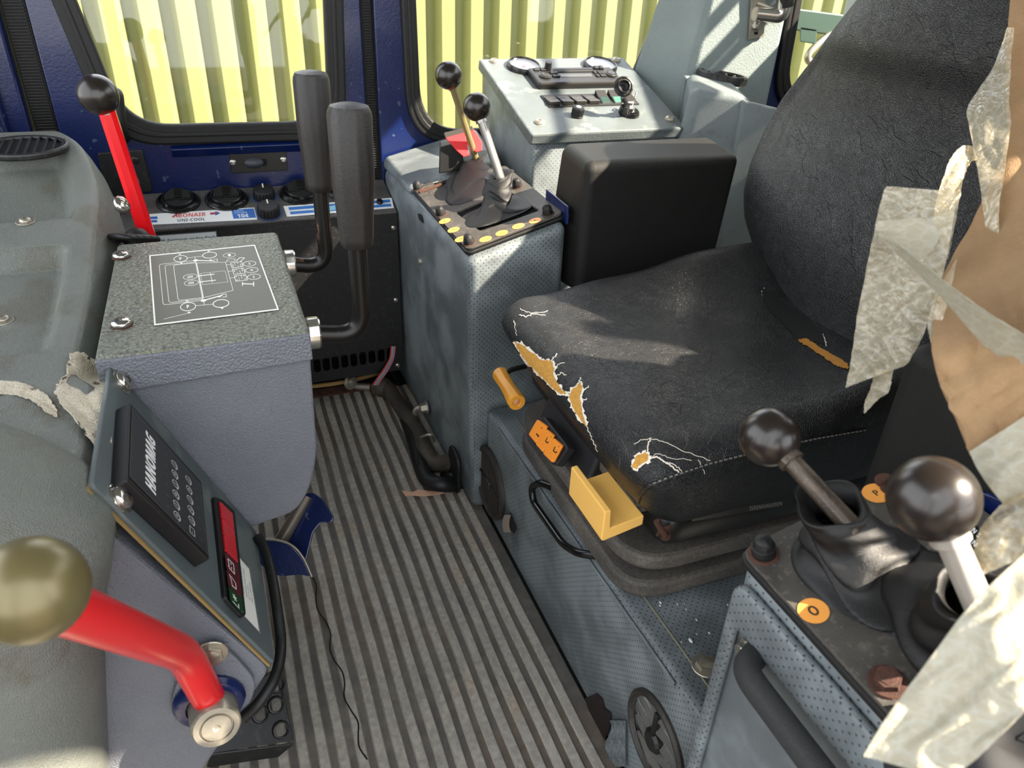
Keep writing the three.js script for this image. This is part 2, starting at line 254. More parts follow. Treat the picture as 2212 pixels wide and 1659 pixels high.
T.tapeCol = tex(512, 0.18, (u, v) => { const w = 0.12 * fbm(u, v, 6, 173, 3), [a, b] = cells((u + w) % 1, (v * 2 + w) % 1, 14, 171); return mixc([0.93, 0.905, 0.82], [0.97, 0.955, 0.9], 1 - sstep(0, 0.3, b - a)); }, true);
T.mask = tex(512, 0.12, (u, v) => { const k = fbm(u, v, 6, 181, 5), h = sstep(0.66, 0.7, fbm(u, v, 9, 183, 5)); return mixc(mixc([0.83, 0.8, 0.73], [0.72, 0.67, 0.58], k), [0.36, 0.32, 0.27], h); }, true);
T.siding = tex(256, 1.5, (u, v) => mixc([0.55, 0.565, 0.375], [0.525, 0.54, 0.35], fbm(u, v, 6, 191, 4)), true);
T.bin = tex(512, 0.35, (u, v) => { const k = fbm(u, v, 5, 201, 5), d = sstep(0.66, 0.75, fbm(u, v, 12, 203, 4)); return mixc(mixc([0.46, 0.5, 0.5], [0.4, 0.435, 0.44], k), [0.3, 0.32, 0.31], d * 0.3); }, true);
T.greyWall = tex(512, 0.4, (u, v) => mixc([0.6, 0.635, 0.62], [0.54, 0.575, 0.565], fbm(u, v, 6, 211, 5)), true);
T.metal = tex(512, 0.06, (u, v) => 0.28 + 0.3 * fbm(u, v, 20, 221, 5));
T.worn = tex(512, 0.1, (u, v) => { const k = sstep(0.56, 0.62, fbm(u, v, 9, 231, 5)); return mixc([0.14, 0.13, 0.125], [0.55, 0.38, 0.3], k * sstep(0.5, 0.7, fbm(u, v, 4, 233, 3))); }, true);
T.barGrip = tex(256, 0.03, (u, v) => { const [a, b] = cells(u, v, 24, 241); return 0.5 * sstep(0.05, 0.4, b - a); });

const std = (o) => new THREE.MeshStandardMaterial(o), phy = (o) => new THREE.MeshPhysicalMaterial(o);
const M = {
  blue: phy({ map: T.blue, roughness: 0.32, clearcoat: 0.4, clearcoatRoughness: 0.12, bumpMap: scale(T.fineHammer, 0.25), bumpScale: 0.0004 }),
  greyWall: std({ map: T.greyWall, roughness: 0.6, bumpMap: scale(T.fineHammer, 0.2), bumpScale: 0.0006 }),
  rearWall: std({ map: scale(T.greyWall, 0.25), color: 0xd6dde0, roughness: 0.6, bumpMap: scale(T.hammer, 0.12), bumpScale: 0.0009 }),
  rubber: std({ map: T.black, color: 0x9a9a9a, roughness: 0.55 }),
  softBlack: std({ color: 0x0e0e0e, roughness: 0.55 }),
  black: std({ map: T.black, roughness: 0.45 }),
  blackGloss: std({ color: 0x0e0e0e, roughness: 0.25 }),
  armrest: phy({ color: 0x1c1c1a, roughness: 0.5, specularIntensity: 0.5, bumpMap: T.grain, bumpScale: 0.00035 }),
  leather: phy({ map: T.leatherCol, roughness: 0.9, roughnessMap: T.leatherRough, bumpMap: T.leather, bumpScale: 0.0014, specularIntensity: 0.75 }),
  boot: phy({ color: 0x0c0c0c, roughness: 0.42, bumpMap: scale(T.grain, 0.03), bumpScale: 0.0002 }),
  vinylDots: std({ map: T.vinylDots, roughness: 0.5, bumpMap: T.dots, bumpScale: 0.0007 }),
  vinyl: std({ map: T.vinyl, roughness: 0.5, bumpMap: T.grain, bumpScale: 0.0002 }),
  panel: std({ map: T.panelGrey, color: 0xc6c9c9, roughness: 0.48, bumpMap: T.fineHammer, bumpScale: 0.0007 }),
  boxTop: std({ map: scale(T.boxTop, 0.38), roughness: 0.4, bumpMap: scale(T.hammer, 0.16), bumpScale: 0.0035 }),
  boxFront: std({ map: T.boxFront, roughness: 0.5, bumpMap: T.fineHammer, bumpScale: 0.0013 }),
  boxLip: std({ map: T.boxFront, roughness: 0.45, bumpMap: scale(T.hammer, 0.11), bumpScale: 0.0017 }),
  cluster: std({ map: scale(T.panelGrey, 0.5), color: 0xbfc4c4, roughness: 0.5, bumpMap: T.grain, bumpScale: 0.0002 }),
  dash: phy({ map: T.dash, roughness: 0.42, bumpMap: scale(T.grain, 0.13), bumpScale: 0.0011 }),
  mat: std({ map: T.mat, roughness: 0.62, bumpMap: scale(T.grain, 0.12), bumpScale: 0.0008 }),
  matRib: std({ map: T.matRib, roughness: 0.6, bumpMap: scale(T.grain, 0.07), bumpScale: 0.0005 }),
  dusty: std({ map: T.dusty, roughness: 0.62, bumpMap: scale(T.grain, 0.06), bumpScale: 0.0003 }),
  plate: std({ map: T.plate, roughness: 0.5, bumpMap: T.grain, bumpScale: 0.0003 }),
  rust: std({ map: T.rust, roughness: 0.85, bumpMap: scale(T.hammer, 0.03), bumpScale: 0.0006 }),
  steel: std({ color: 0xb6b3ab, metalness: 0.9, roughness: 0.34, roughnessMap: T.metal }),
  zinc: std({ color: 0xa8a294, metalness: 0.75, roughness: 0.9, roughnessMap: scale(T.metal, 0.04) }),
  chrome: std({ color: 0xd8d6cf, metalness: 0.95, roughness: 0.22 }),
  knob: phy({ color: 0x211b17, roughness: 0.28, clearcoat: 0.3, clearcoatRoughness: 0.25 }),
  grip: std({ color: 0x221f1d, roughness: 0.4, bumpMap: scale(T.grain, 0.08), bumpScale: 0.0003 }),
  leverSteel: std({ map: T.worn, color: 0xcfcfcf, roughness: 0.32, metalness: 0.35 }),
  red: phy({ color: 0xe00d18, roughness: 0.26, clearcoat: 0.3, clearcoatRoughness: 0.2 }),
  redRubber: std({ color: 0xd8262c, roughness: 0.6 }),
  orange: std({ color: 0xf2922f, roughness: 0.5 }),
  orangeSoft: std({ color: 0xe9a035, roughness: 0.42 }),
  yellow: std({ color: 0xf4bf63, roughness: 0.42 }),
  foam: std({ map: T.foam, roughness: 0.95, bumpMap: scale(T.hammer, 0.02), bumpScale: 0.0006 }),
  fray: std({ color: 0xe6dccd, roughness: 0.95 }),
  tape: phy({ map: T.tapeCol, roughness: 0.2, transmission: 0.8, thickness: 0, bumpMap: T.crumple, bumpScale: 0.0025, side: THREE.DoubleSide }),
  tapeMilk: phy({ map: T.tapeCol, color: 0xbebdb6, roughness: 0.45, transmission: 0.3, thickness: 0, bumpMap: scale(T.wrinkle, 0.12), bumpScale: 0.0003, side: THREE.DoubleSide }),
  card: std({ map: T.card, roughness: 0.9, bumpMap: scale(T.grain, 0.12), bumpScale: 0.0003, side: THREE.DoubleSide }),
  mask: std({ map: T.mask, roughness: 0.8, bumpMap: scale(T.wrinkle, 0.12), bumpScale: 0.0014, side: THREE.DoubleSide }),
  glass: phy({ color: 0xffffff, roughness: 0.02, transmission: 1, thickness: 0, ior: 1.45 }),
  siding: std({ map: T.siding, roughness: 0.38 }),
  bin: std({ map: T.bin, roughness: 0.5, bumpMap: scale(T.grain, 0.09), bumpScale: 0.0004 }),
  ventPlastic: std({ map: T.dusty, color: 0x8c8a86, roughness: 0.55 }),
  hose: std({ map: T.dusty, color: 0xb8b0a4, roughness: 0.6 }),
  dark: std({ color: 0x060606, roughness: 0.9 }),
  gravel: std({ map: scale(T.mat, 2), color: 0xd8d2c6, roughness: 0.95 }),
  green: std({ color: 0x1d3a2c, roughness: 0.5 }),
  white: std({ color: 0xe4e2da, roughness: 0.6 }),
};
const printed = (t, rough = 0.45) => std({ map: t, roughness: rough });

// ------------------------------------------------------------------ shared small parts
const ev = new Evaluator(); ev.useGroups = false; ev.attributes = ['position', 'normal'];
const panHead = (() => {                                                          // cross-recess screw head, unit radius, along +y
  const dome = new THREE.LatheGeometry([[0, -0.2], [1, -0.2], [1, 0.12], [0.93, 0.34], [0.72, 0.5], [0.4, 0.58], [0, 0.6]].map(([r, y]) => new THREE.Vector2(r, y)), 24);
  let b = new Brush(dome.deleteAttribute ? dome : dome); b.updateMatrixWorld();
  for (const [w, d] of [[1.0, 0.2], [0.2, 1.0]]) { const c = new Brush(new THREE.BoxGeometry(w, 0.6, d)); c.position.set(0, 0.58, 0); c.updateMatrixWorld(); b = ev.evaluate(b, c, SUBTRACTION); b.updateMatrixWorld(); }
  return b.geometry;
})();
const place = (g, p, n, r, turn = 0) => g.clone().applyMatrix4(new THREE.Matrix4().compose(p, new THREE.Quaternion().setFromUnitVectors(V(0, 1, 0), n).multiply(new THREE.Quaternion().setFromAxisAngle(V(0, 1, 0), turn)), V(r, r, r)));
const screw = (parent, p, n, r, m = M.steel, name = 'screw') => part(parent, name, place(panHead, p, n, r, 0.4), m);
const washer = (p, n, r, h = 0.0015) => lathe([[0, 0], [r, 0], [r, h * 0.6], [r * 0.96, h], [0, h]], p, n, 24);
const hexHead = (p, n, r, h) => { const g = new THREE.CylinderGeometry(r * 0.94, r, h, 6); g.translate(0, h / 2, 0); return merge([toCreasedNormals(g, 0.3).applyMatrix4(aim(p, n)), washer(p, n, r * 1.35, 0.0018), lathe([[0, h], [r * 0.7, h], [r * 0.62, h + 0.0006], [0, h + 0.0006]], p, n, 20)]); };
const capNut = (p, n, r) => lathe([[0, 0], [r, 0], [r, r * 0.95], [r * 0.88, r * 1.0], [r * 0.86, r * 1.3], [r * 0.7, r * 1.7], [r * 0.4, r * 1.95], [0, r * 2.02]], p, n, 24);

// ------------------------------------------------------------------ the cab shell
const ZW = -1.76, wallP = PZ(ZW);
const vec2 = (l) => l.map(([x, y]) => new THREE.Vector2(x, y));
function grow(pts, d) {                                                           // convex outline moved outwards
  const c = pts.reduce((a, p) => a.add(p), new THREE.Vector2()).divideScalar(pts.length), n = pts.length;
  const lines = pts.map((p, i) => { const q = pts[(i + 1) % n], e = q.clone().sub(p).normalize(); let m = new THREE.Vector2(e.y, -e.x); if (m.dot(p.clone().sub(c)) < 0) m.negate(); return { p: p.clone().addScaledVector(m, d), e }; });
  return pts.map((_, i) => { const a = lines[(i + n - 1) % n], b = lines[i], k = a.e.x * b.e.y - a.e.y * b.e.x, w = b.p.clone().sub(a.p), t = (w.x * b.e.y - w.y * b.e.x) / k; return a.p.clone().addScaledVector(a.e, t); });
}
const WIN1 = vec2([[-0.158, 0.662], [0.247, 0.657], [0.287, 1.54], [-0.226, 1.54], [-0.226, 1.05]]), WIN2 = vec2([[0.462, 0.628], [0.962, 0.628], [1.317, 1.54], [0.442, 1.54]]), WIN3 = vec2([[1.385, 0.70], [1.95, 0.70], [1.95, 1.54], [1.352, 1.54]]);
function windowUnit(n, outline, z, gw, rIn, rOut) {
  const w = new THREE.Group(); w.name = 'window_' + n; w.userData.kind = 'structure'; scene.add(w); things.push(w);
  const o1 = roundShape(grow(outline, gw), rOut), mid = roundShape(grow(outline, gw * 0.42), (rIn + rOut) / 2), inn = roundShape(outline, rIn), pl = PZ(z);
  const flange = roundShape(grow(outline, gw), rOut); flange.holes.push(inn);
  struct('gasket', slab(pl, flange, 0.016, { h0: -0.004, bevel: 0.005, curve: 10 }), M.rubber, w);
  const bead = roundShape(grow(outline, gw * 0.62), rOut * 0.9); bead.holes.push(roundShape(grow(outline, gw * 0.4), rIn * 1.15));
  struct('filler_strip', slab(pl, bead, 0.006, { h0: 0.0085, bevel: 0.0028, curve: 10 }), M.rubber, w);
  struct('pane', slab(pl, roundShape(grow(outline, 0.006), rIn), 0.004, { h0: -0.012, curve: 10 }), M.glass, w);
  return w;
}
windowUnit(1, WIN1, ZW, 0.042, 0.085, 0.1); windowUnit(2, WIN2, ZW, 0.034, 0.1, 0.12); windowUnit(3, WIN3, -1.63, 0.036, 0.09, 0.11);
const wallPiece = (name, x0, x1, y0, y1, z, hole, m, r) => { const s = roundShape(vec2([[x0, y0], [x1, y0], [x1, y1], [x0, y1]])); if (hole) s.holes.push(roundShape(grow(hole, 0.03), r)); return struct(name, slab(PZ(z - 0.05), s, 0.05, { bevel: 0.003, curve: 8 }), m); };
const door = wallPiece('door_1', -0.285, 0.336, -0.1, 1.88, ZW, WIN1, M.blue, 0.1);
struct('ledge', hexa([V(-0.085, 0.592, ZW), V(0.32, 0.592, ZW), V(0.32, 0.592, ZW + 0.004), V(-0.085, 0.592, ZW + 0.004), V(-0.085, 0.618, ZW), V(0.32, 0.618, ZW), V(0.32, 0.611, ZW + 0.016), V(-0.085, 0.611, ZW + 0.016)], 0.003), M.blue, door);
wallPiece('wall_right', 0.364, 1.34, -0.1, 1.88, ZW, WIN2, M.blue, 0.12);
wallPiece('wall_right_rear', 1.3, 2.0, -0.1, 1.88, -1.63, WIN3, M.blue, 0.11);
struct('wall_front_corner', [box(-1.0, -0.33, -0.1, 1.88, ZW - 0.05, ZW + 0.012, 0.01), hexa([V(-0.42, -0.1, ZW), V(-0.365, -0.1, ZW), V(-0.365, -0.1, ZW + 0.03), V(-0.42, -0.1, ZW + 0.05), V(-0.43, 1.88, ZW), V(-0.365, 1.88, ZW), V(-0.365, 1.88, ZW + 0.03), V(-0.43, 1.88, ZW + 0.05)], 0.012)], M.blue);
// the ribbed rubber seals in the door gaps
function seal(n, x0, x1) {
  const t = struct('trim_' + n, box(x0, x1, -0.1, 1.6, ZW - 0.05, ZW - 0.014, 0.002), M.softBlack), ribs = [];
  for (let y = 0.3; y < 1.0; y += 0.0055) ribs.push(box(x0 + 0.003, x1 - 0.003, y, y + 0.0032, ZW - 0.016, ZW - 0.008, 0.0008, 1));
  struct('ribbing', ribs, M.softBlack, t);
}
seal(1, 0.338, 0.362); seal(2, -0.328, -0.287);
// grey post behind window 2: its left side slants with the window, its front stands proud of the wall
{
  const z1 = -1.6, fl = (y) => { const a = at(1532, 0, PZ(z1)), b = at(1468, 262, PZ(z1)); return a.x + (b.x - a.x) * (y - a.y) / (b.y - a.y); }, bl = (y) => 0.962 + 0.389 * (y - 0.628) + 0.036, xr = 1.318;
  struct('post_rear', hexa([V(bl(0.2), 0.2, ZW), V(xr, 0.2, ZW), V(xr, 0.2, z1), V(fl(0.2), 0.2, z1), V(bl(1.88), 1.88, ZW), V(xr + 0.02, 1.88, ZW), V(xr + 0.02, 1.88, z1), V(fl(1.88) , 1.88, z1)], 0.022, 5), M.rearWall);
  struct('trim_3', [hexa([V(bl(0.5) - 0.03, 0.5, ZW), V(bl(0.5) + 0.004, 0.5, ZW), V(bl(0.5) + 0.004, 0.5, ZW + 0.02), V(bl(0.5) - 0.03, 0.5, ZW + 0.018), V(bl(1.6) - 0.03, 1.6, ZW), V(bl(1.6) + 0.004, 1.6, ZW), V(bl(1.6) + 0.004, 1.6, ZW + 0.02), V(bl(1.6) - 0.03, 1.6, ZW + 0.018)], 0.005)], M.blackGloss);
}
// floor, roof, rear wall and the posts of the open near side
struct('floor', box(-1.0, 2.0, -0.06, -0.008, -1.8, 0.24, 0.002), M.softBlack);
struct('ceiling', box(-1.0, 1.6, 1.86, 1.9, -1.85, 0.28, 0.01), M.greyWall);
struct('wall_rear', [box(1.72, 1.76, -0.1, 1.23, -1.85, 0.25, 0.01), box(1.56, 1.62, 1.84, 1.9, -1.85, 0.28, 0.01)], M.greyWall);
struct('wall_front', [box(-1.02, -0.98, -0.1, 0.45, -1.85, 0.25, 0.01)], M.blue);
// near side: the door stands open where the photographer leans in; the wall behind it mirrors the far one
{
  const z = 0.226, sh = roundShape(vec2([[0.364, -0.1], [1.76, -0.1], [1.76, 1.88], [0.364, 1.88]])); sh.holes.push(roundShape(grow(WIN2, 0.03), 0.12), roundShape(vec2([[1.42, 0.7], [1.7, 0.7], [1.7, 1.54], [1.4, 1.54]]), 0.06));
  struct('wall_left', [slab(PZ(z), sh, 0.05, { bevel: 0.003, curve: 8 }), box(-1.03, -0.3, -0.1, 0.6, z, z + 0.05, 0.004), box(-1.03, -0.95, -0.1, 1.88, z, z + 0.06, 0.01), box(-0.34, -0.29, -0.1, 1.88, z, z + 0.06, 0.01)], M.blue);
  struct('sill_left', box(-0.3, 0.37, -0.1, 0.0, z - 0.02, z + 0.06, 0.01), M.blue);
}
struct('ground', box(-14, 16, -1.5, -1.3, -14, 14, 0.01), M.gravel);
// horizontal guard rails outside the rear window: their shadows cross the dials, the armrest and the post
{
  const t = thing('window_guard', 'steel guard of horizontal rails outside the rear window', 'guard'), XB = 1.9, k = SUN.y / SUN.x, pl = PZ(-1.6);
  const rail = (a, b) => { const q = [a, b].map((y) => { const p = at(1565, y, pl); return p.y + (XB - p.x) * k; }).sort((m, n) => m - n), h = (q[1] - q[0]); part(t, 'rail', box(XB - 0.012, XB + 0.012, q[0] + h * 0.05, q[1] - h * 0.05, -1.8, 0.05, 0.004), M.softBlack); };
  for (const [a, b] of [[16, 41], [94, 119], [133, 150]]) rail(a, b);
  part(t, 'upright', box(XB - 0.02, XB + 0.02, 0.8, 1.95, -1.84, -1.8, 0.004), M.softBlack); part(t, 'upright', box(XB - 0.02, XB + 0.02, 0.8, 1.95, 0.05, 0.09, 0.004), M.softBlack);
}
// ------------------------------------------------------------------ outside: the corrugated building and the machine's own rail
{
  const t = thing('corrugated_building', 'yellow-green corrugated metal building seen through the side windows', 'building'), zb = -3.4, p0 = at(255, 0, PZ(zb)).x, per = at(337, 0, PZ(zb)).x - p0, depth = 0.05;
  const flank = 0.022, outer = per * 0.40, inner = per - outer - 2 * flank, perSheet = 5;
  const profile = []; for (let i = 0; i < perSheet; i++) { const x = i * per; profile.push([x, 0], [x + flank, depth], [x + flank + outer, depth], [x + 2 * flank + outer, 0], [x + 2 * flank + outer + inner, 0]); }
  for (let k = -4; k < 7; k++) {
    const pts = profile.map(([x, z]) => new THREE.Vector2(x, z)), back = profile.slice().reverse().map(([x, z]) => new THREE.Vector2(x, z - 0.002));
    const g = new THREE.ExtrudeGeometry(new THREE.Shape([...pts, ...back]), { depth: 2.55, bevelEnabled: false });
    g.applyMatrix4(new THREE.Matrix4().makeBasis(V(1, 0, 0), V(0, 0, 1), V(0, -1, 0)));
    g.translate(p0 - 2 * flank - outer + 0.01 + k * per * perSheet, 1.25, zb - (k % 2 ? 0.001 : 0));
    part(t, 'siding_sheet', g, M.siding);
  }
}
{
  const t = thing('outside_railing', 'dark green beam with a bent pipe outside the rear side window', 'railing'), zr = -2.15, pl = PZ(zr), q = (x, y, z = zr) => at(x, y, PZ(z));
  const a = q(1690, 14), b = q(1900, 42), c = q(1900, 90), d = q(1690, 62), w = 0.09;
  part(t, 'beam', hexa([V(d.x, d.y, zr - w), V(c.x, c.y, zr - w), c, d, V(a.x, a.y, zr - w), V(b.x, b.y, zr - w), b, a], 0.006), M.green);
  part(t, 'post', box(c.x - 0.1, c.x - 0.02, -1.31, c.y + 0.01, zr - w, zr - 0.01, 0.006), M.green);
  part(t, 'bracket', hexa([q(1728, 90, zr - 0.05), q(1762, 96, zr - 0.05), q(1762, 96), q(1728, 90), q(1728, 56, zr - 0.05), q(1766, 62, zr - 0.05), q(1766, 62), q(1728, 56)], 0.004), M.green);
  part(t, 'pipe', tube([q(1830, 70), q(1790, 78), q(1752, 110), q(1745, 128), q(1760, 136), q(1800, 132)], 0.012, 50, 10), M.zinc);
}

// ------------------------------------------------------------------ ribbed floor mat
{
  const t = thing('rubber_floor_mat', 'worn grey ribbed rubber mat covering the cab floor', 'floor mat');
  const p = at(777, 1610, PY(0.004)).x, pitch = (at(1272.5, 1610, PY(0.004)).x - at(777, 1610, PY(0.004)).x) / 12;
  part(t, 'mat_base', box(-0.42, 0.409, -0.008, 0, -1.665, -0.15, 0.001), M.mat);
  for (let i = -46; i < 13; i++) {
    const x = p + i * pitch; if (x < -0.4 || x > 0.398) continue;
    const w = pitch * 0.25, N = 34, g = sheet(4, N, (u, v) => { const z = lerp(-1.66, -0.15, v), s = 0.0012 * Math.sin(z * 7 + i * 0.3) + 0.0006 * Math.sin(z * 23 + i), k = [[-1.25, -0.0002], [-0.95, 0.0038], [0, 0.0043], [0.95, 0.0038], [1.25, -0.0002]][Math.round(u * 4)]; return V(x + s + k[0] * w, k[1], z); });
    g.userData.keepUV = false; const m = part(t, 'rib', toCreasedNormals(flip(g), 0.5), M.matRib); m.castShadow = true;
  }
  // crack beside the pedal and small debris
  const crack = []; let q = at(668, 1236, PY(0.0046)); for (let i = 0; i < 16; i++) { const e = at(668 + i * 8.2 + 7 * Math.sin(i * 1.7), 1236 + i * 27, PY(0.0046)); crack.push(e); }
  part(t, 'crack', tube(crack, 0.0011, 60, 5), M.dark);
}
function flip(g) { const i = g.index.array; for (let k = 0; k < i.length; k += 3) [i[k], i[k + 1]] = [i[k + 1], i[k]]; g.computeVertexNormals(); return g; }

// lay a patch on meshes: a measured outline filled with small facets, each corner found on the surface, then lifted a little
function inside(p, poly) { let c = false; for (let i = 0, j = poly.length - 1; i < poly.length; j = i++) { const a = poly[i], b = poly[j]; if ((a[1] > p[1]) !== (b[1] > p[1]) && p[0] < (b[0] - a[0]) * (p[1] - a[1]) / (b[1] - a[1]) + a[0]) c = !c; } return c; }
function patch(poly, targets, lift, step = 4, jump = 0.05) {
  targets.forEach((t) => t.updateWorldMatrix(true, false));
  const xs = poly.map((p) => p[0]), ys = poly.map((p) => p[1]), x0 = Math.min(...xs), y0 = Math.min(...ys), nx = Math.ceil((Math.max(...xs) - x0) / step), ny = Math.ceil((Math.max(...ys) - y0) / step), grid = new Map(), pos = [];
  const get = (i, j) => { const k = i + j * 999; if (!grid.has(k)) { let best; for (const t of targets) { const h = hit(x0 + i * step, y0 + j * step, t); if (h && (!best || h.p.distanceTo(EYE) < best.p.distanceTo(EYE))) best = h; } grid.set(k, best && best.p.clone().addScaledVector(best.n, lift)); } return grid.get(k); };
  for (let j = 0; j < ny; j++) for (let i = 0; i < nx; i++) {
    if (!inside([x0 + (i + 0.5) * step, y0 + (j + 0.5) * step], poly)) continue;
    const a = get(i, j), b = get(i + 1, j), c = get(i + 1, j + 1), d = get(i, j + 1); if (!a || !b || !c || !d) continue;
    if (Math.max(a.distanceTo(c), b.distanceTo(d)) > jump) continue;
    for (const q of [a, d, c, a, c, b]) pos.push(q.x, q.y, q.z);
  }
  const g = new THREE.BufferGeometry(); g.setAttribute('position', new THREE.Float32BufferAttribute(pos, 3)); return smooth(g);
}
// ------------------------------------------------------------------ front cowl at the left
let cowlTop, cowlDrum;
{
  const t = thing('dashboard_cowl', 'large weathered grey plastic dashboard cowl with recessed trays at far left', 'dashboard');
  const prof = new THREE.CatmullRomCurve3([[-0.55, 0.585], [-0.75, 0.583], [-0.88, 0.583], [-1.03, 0.591], [-1.236, 0.624], [-1.36, 0.66], [-1.42, 0.688], [-1.47, 0.698], [-1.56, 0.70]].map(([z, y]) => V(z, y, 0))).getSpacedPoints(200);
  const yT = (z) => { let i = 1; while (i < 200 && prof[i].x > z) i++; const a = prof[i - 1], b = prof[i]; return lerp(a.y, b.y, (z - a.x) / (b.x - a.x)); }, zAt = (y) => at(80, y, PY(y < 450 ? 0.63 : 0.575)).z;
  const wells = [[zAt(402), zAt(548)], [zAt(588), zAt(772)]];
  const deep = (z) => wells.reduce((m, [a, b]) => Math.max(m, sstep(a - 0.004, a + 0.018, z) * (1 - sstep(b - 0.02, b + 0.004, z))), 0);
  const xr = (z) => -0.157 - 0.075 * Math.pow(Math.max(0, -1.3 - z) / 0.25, 2) + 0.024 * sstep(-0.84, -0.79, z);
  cowlTop = part(t, 'top_shell', (() => {
    const g = sheet(80, 150, (u, v) => {
      const z = lerp(-1.56, -0.603, v), x1 = xr(z), w = deep(z), far = Math.sqrt(clamp((z + 1.56) / 0.03)), y = yT(z) - 0.03 * (1 - far), c0 = x1 - 0.036;
      if (u < 0.6) { const k = u / 0.6, x = lerp(-0.72, c0, 1 - Math.pow(1 - k, 1.3)), wall = 1 - sstep(c0 - 0.036, c0 - 0.02, x); return V(x, y - 0.026 * w * wall, z); }
      const k = (u - 0.6) / 0.4, q = [[0, 0], [0.006, -0.0012], [0.0115, -0.006], [0.02, -0.022], [0.031, -0.05], [0.036, -0.075], [0.037, -0.32]], t = Math.min(k * 6, 5.999), i = Math.floor(t);
      return V(c0 + lerp(q[i][0], q[i + 1][0], t - i), y + lerp(q[i][1], q[i + 1][1], t - i), z);
    });
    g.userData.keepUV = false; return smooth(flip(g));
  })(), M.dash);
  part(t, 'shell_end', [box(-0.72, -0.24, -0.05, 0.66, -1.556, -1.53, 0.01), box(-0.3, -0.162, -0.05, 0.3, -1.4, -0.86, 0.01)], M.dash);
  cowlDrum = part(t, 'near_housing', softBox(-0.66, -0.127, -0.15, 0.69, -0.68, -0.475, 0.085, [30, 30, 18], (q) => { q.x += (q.y - 0.64) * 0.19 * sstep(-0.5, -0.15, q.x); q.y -= 0.085 * sstep(-0.3, -0.137, q.x) * sstep(0.4, 0.69, q.y); q.z -= 0.02 * sstep(0.2, 0.65, q.y); }), M.dash);
  // oval air vent let into the far end
  const vp = plane3(V(-0.3, yT(-1.44) + 0.002, -1.44), V(-0.2, yT(-1.44) + 0.002, -1.44), V(-0.3, yT(-1.52) + 0.004, -1.52)), c = loc(vp, at(52, 322, vp)), rx = 0.066, ry = 0.05;
  const o = new THREE.Shape(ring2(c.x, c.y, rx, 40, ry)); o.holes.push(new THREE.Path(ring2(c.x, c.y, rx * 0.86, 40, ry * 0.82)));
  const vent = part(t, 'air_vent', slab(vp, o, 0.012, { h0: -0.004, bevel: 0.004 }), M.black);
  part(vent, 'vent_well', slab(vp, new THREE.Shape(ring2(c.x, c.y, rx * 0.9, 32, ry * 0.88)), 0.002, { h0: 0.0006 }), M.dark);
  for (let i = -4; i <= 4; i++) { const w = ry * 0.8 * Math.sqrt(1 - (i / 5.2) ** 2), x = c.x + i * rx * 0.19; part(vent, 'vane', hexa([on(vp, x - 0.001, c.y + w, 0.001), on(vp, x + 0.001, c.y + w, 0.001), on(vp, x + 0.001, c.y - w, 0.001), on(vp, x - 0.001, c.y - w, 0.001), on(vp, x + 0.007, c.y + w, 0.007), on(vp, x + 0.009, c.y + w, 0.007), on(vp, x + 0.009, c.y - w, 0.007), on(vp, x + 0.007, c.y - w, 0.007)], 0.0004, 1), M.black); }
  cowlTop.updateWorldMatrix(true, false);
  for (const [x, y] of [[55, 479], [6, 692]]) { const h = hit(x, y, cowlTop); if (h) { part(t, 'washer', washer(h.p, V(0, 1, 0.17).normalize(), 0.013), M.zinc); screw(t, h.p.clone().add(V(0, 0.0015, 0)), V(0, 1, 0.17).normalize(), 0.008, M.zinc); } }
}
// peeling remains of masking tape on the cowl
{
  const j = (list, a = 5) => list.flatMap((p, i) => { const q = list[(i + 1) % list.length], n = Math.max(1, Math.round(Math.hypot(q[0] - p[0], q[1] - p[1]) / 14)); return Array.from({ length: n }, (_, k) => [lerp(p[0], q[0], k / n) + (rnd() - 0.5) * a, lerp(p[1], q[1], k / n) + (rnd() - 0.5) * a]); });
  const both = [cowlTop, cowlDrum], depthAt = (x, y, d) => { let best = 9; for (const t of both) { const h = hit(x, y, t); if (h) best = Math.min(best, h.p.sub(EYE).dot(FWD)); } return best > 8 ? d : best; };
  both.forEach((t) => t.updateWorldMatrix(true, false));
  const strip = (name, label, L, R, nu, nv, th, rag) => {
    const a = along(L), b = along(R), g = thick(nu, nv, (u, v) => { const p = a(v), q = b(v), e = Math.pow(Math.abs(2 * u - 1), 8) * rag, x = lerp(p[0], q[0], u) + e * (2 * hash(Math.round(v * 40), u < 0.5 ? 1 : 2, 5) - 1), y = lerp(p[1], q[1], u) + rag * 0.4 * Math.sin(u * 9 + v * 5); return dep(x, y, lerp(p[2], q[2], u) + 0.0025 * Math.sin(x * 0.09 + y * 0.05 + 2 * Math.sin(y * 0.06)) * Math.sin(x * 0.05 - y * 0.08)); }, th);
    g.userData.keepUV = false; return solo(name, label, 'tape', g, M.mask);
  };
  const sink = (pts, d, k) => pts.map(([x, y]) => [x, y, depthAt(x, y, d) - k]);
  strip('masking_tape', 'tall peeling cream masking tape patch on the cowl shoulder beside the sloping panel', sink([[152, 764], [143, 800], [126, 826], [120, 850], [140, 882], [176, 925], [212, 972]], 0.9, 0.008), [[178, 760, depthAt(178, 775, 0.9) - 0.008], [208, 782, depthAt(205, 790, 0.9) - 0.008], [226, 808, depthAt(215, 815, 0.9) - 0.006], [235, 850, depthAt(212, 850, 0.88) - 0.008], [238, 905, depthAt(214, 905, 0.85) - 0.012], [240, 955, depthAt(214, 955, 0.83) - 0.012], [239, 1004, depthAt(214, 990, 0.81) - 0.012]], 18, 36, 0.0012, 4);
  strip('masking_tape', 'narrow curved strip of old masking tape along the near cowl top at left edge', sink([[-20, 820], [40, 824], [78, 838], [104, 856], [122, 885]], 0.85, 0.004), sink([[-20, 850], [34, 853], [72, 868], [98, 888], [124, 900]], 0.8, 0.004), 10, 30, 0.001, 3);
}
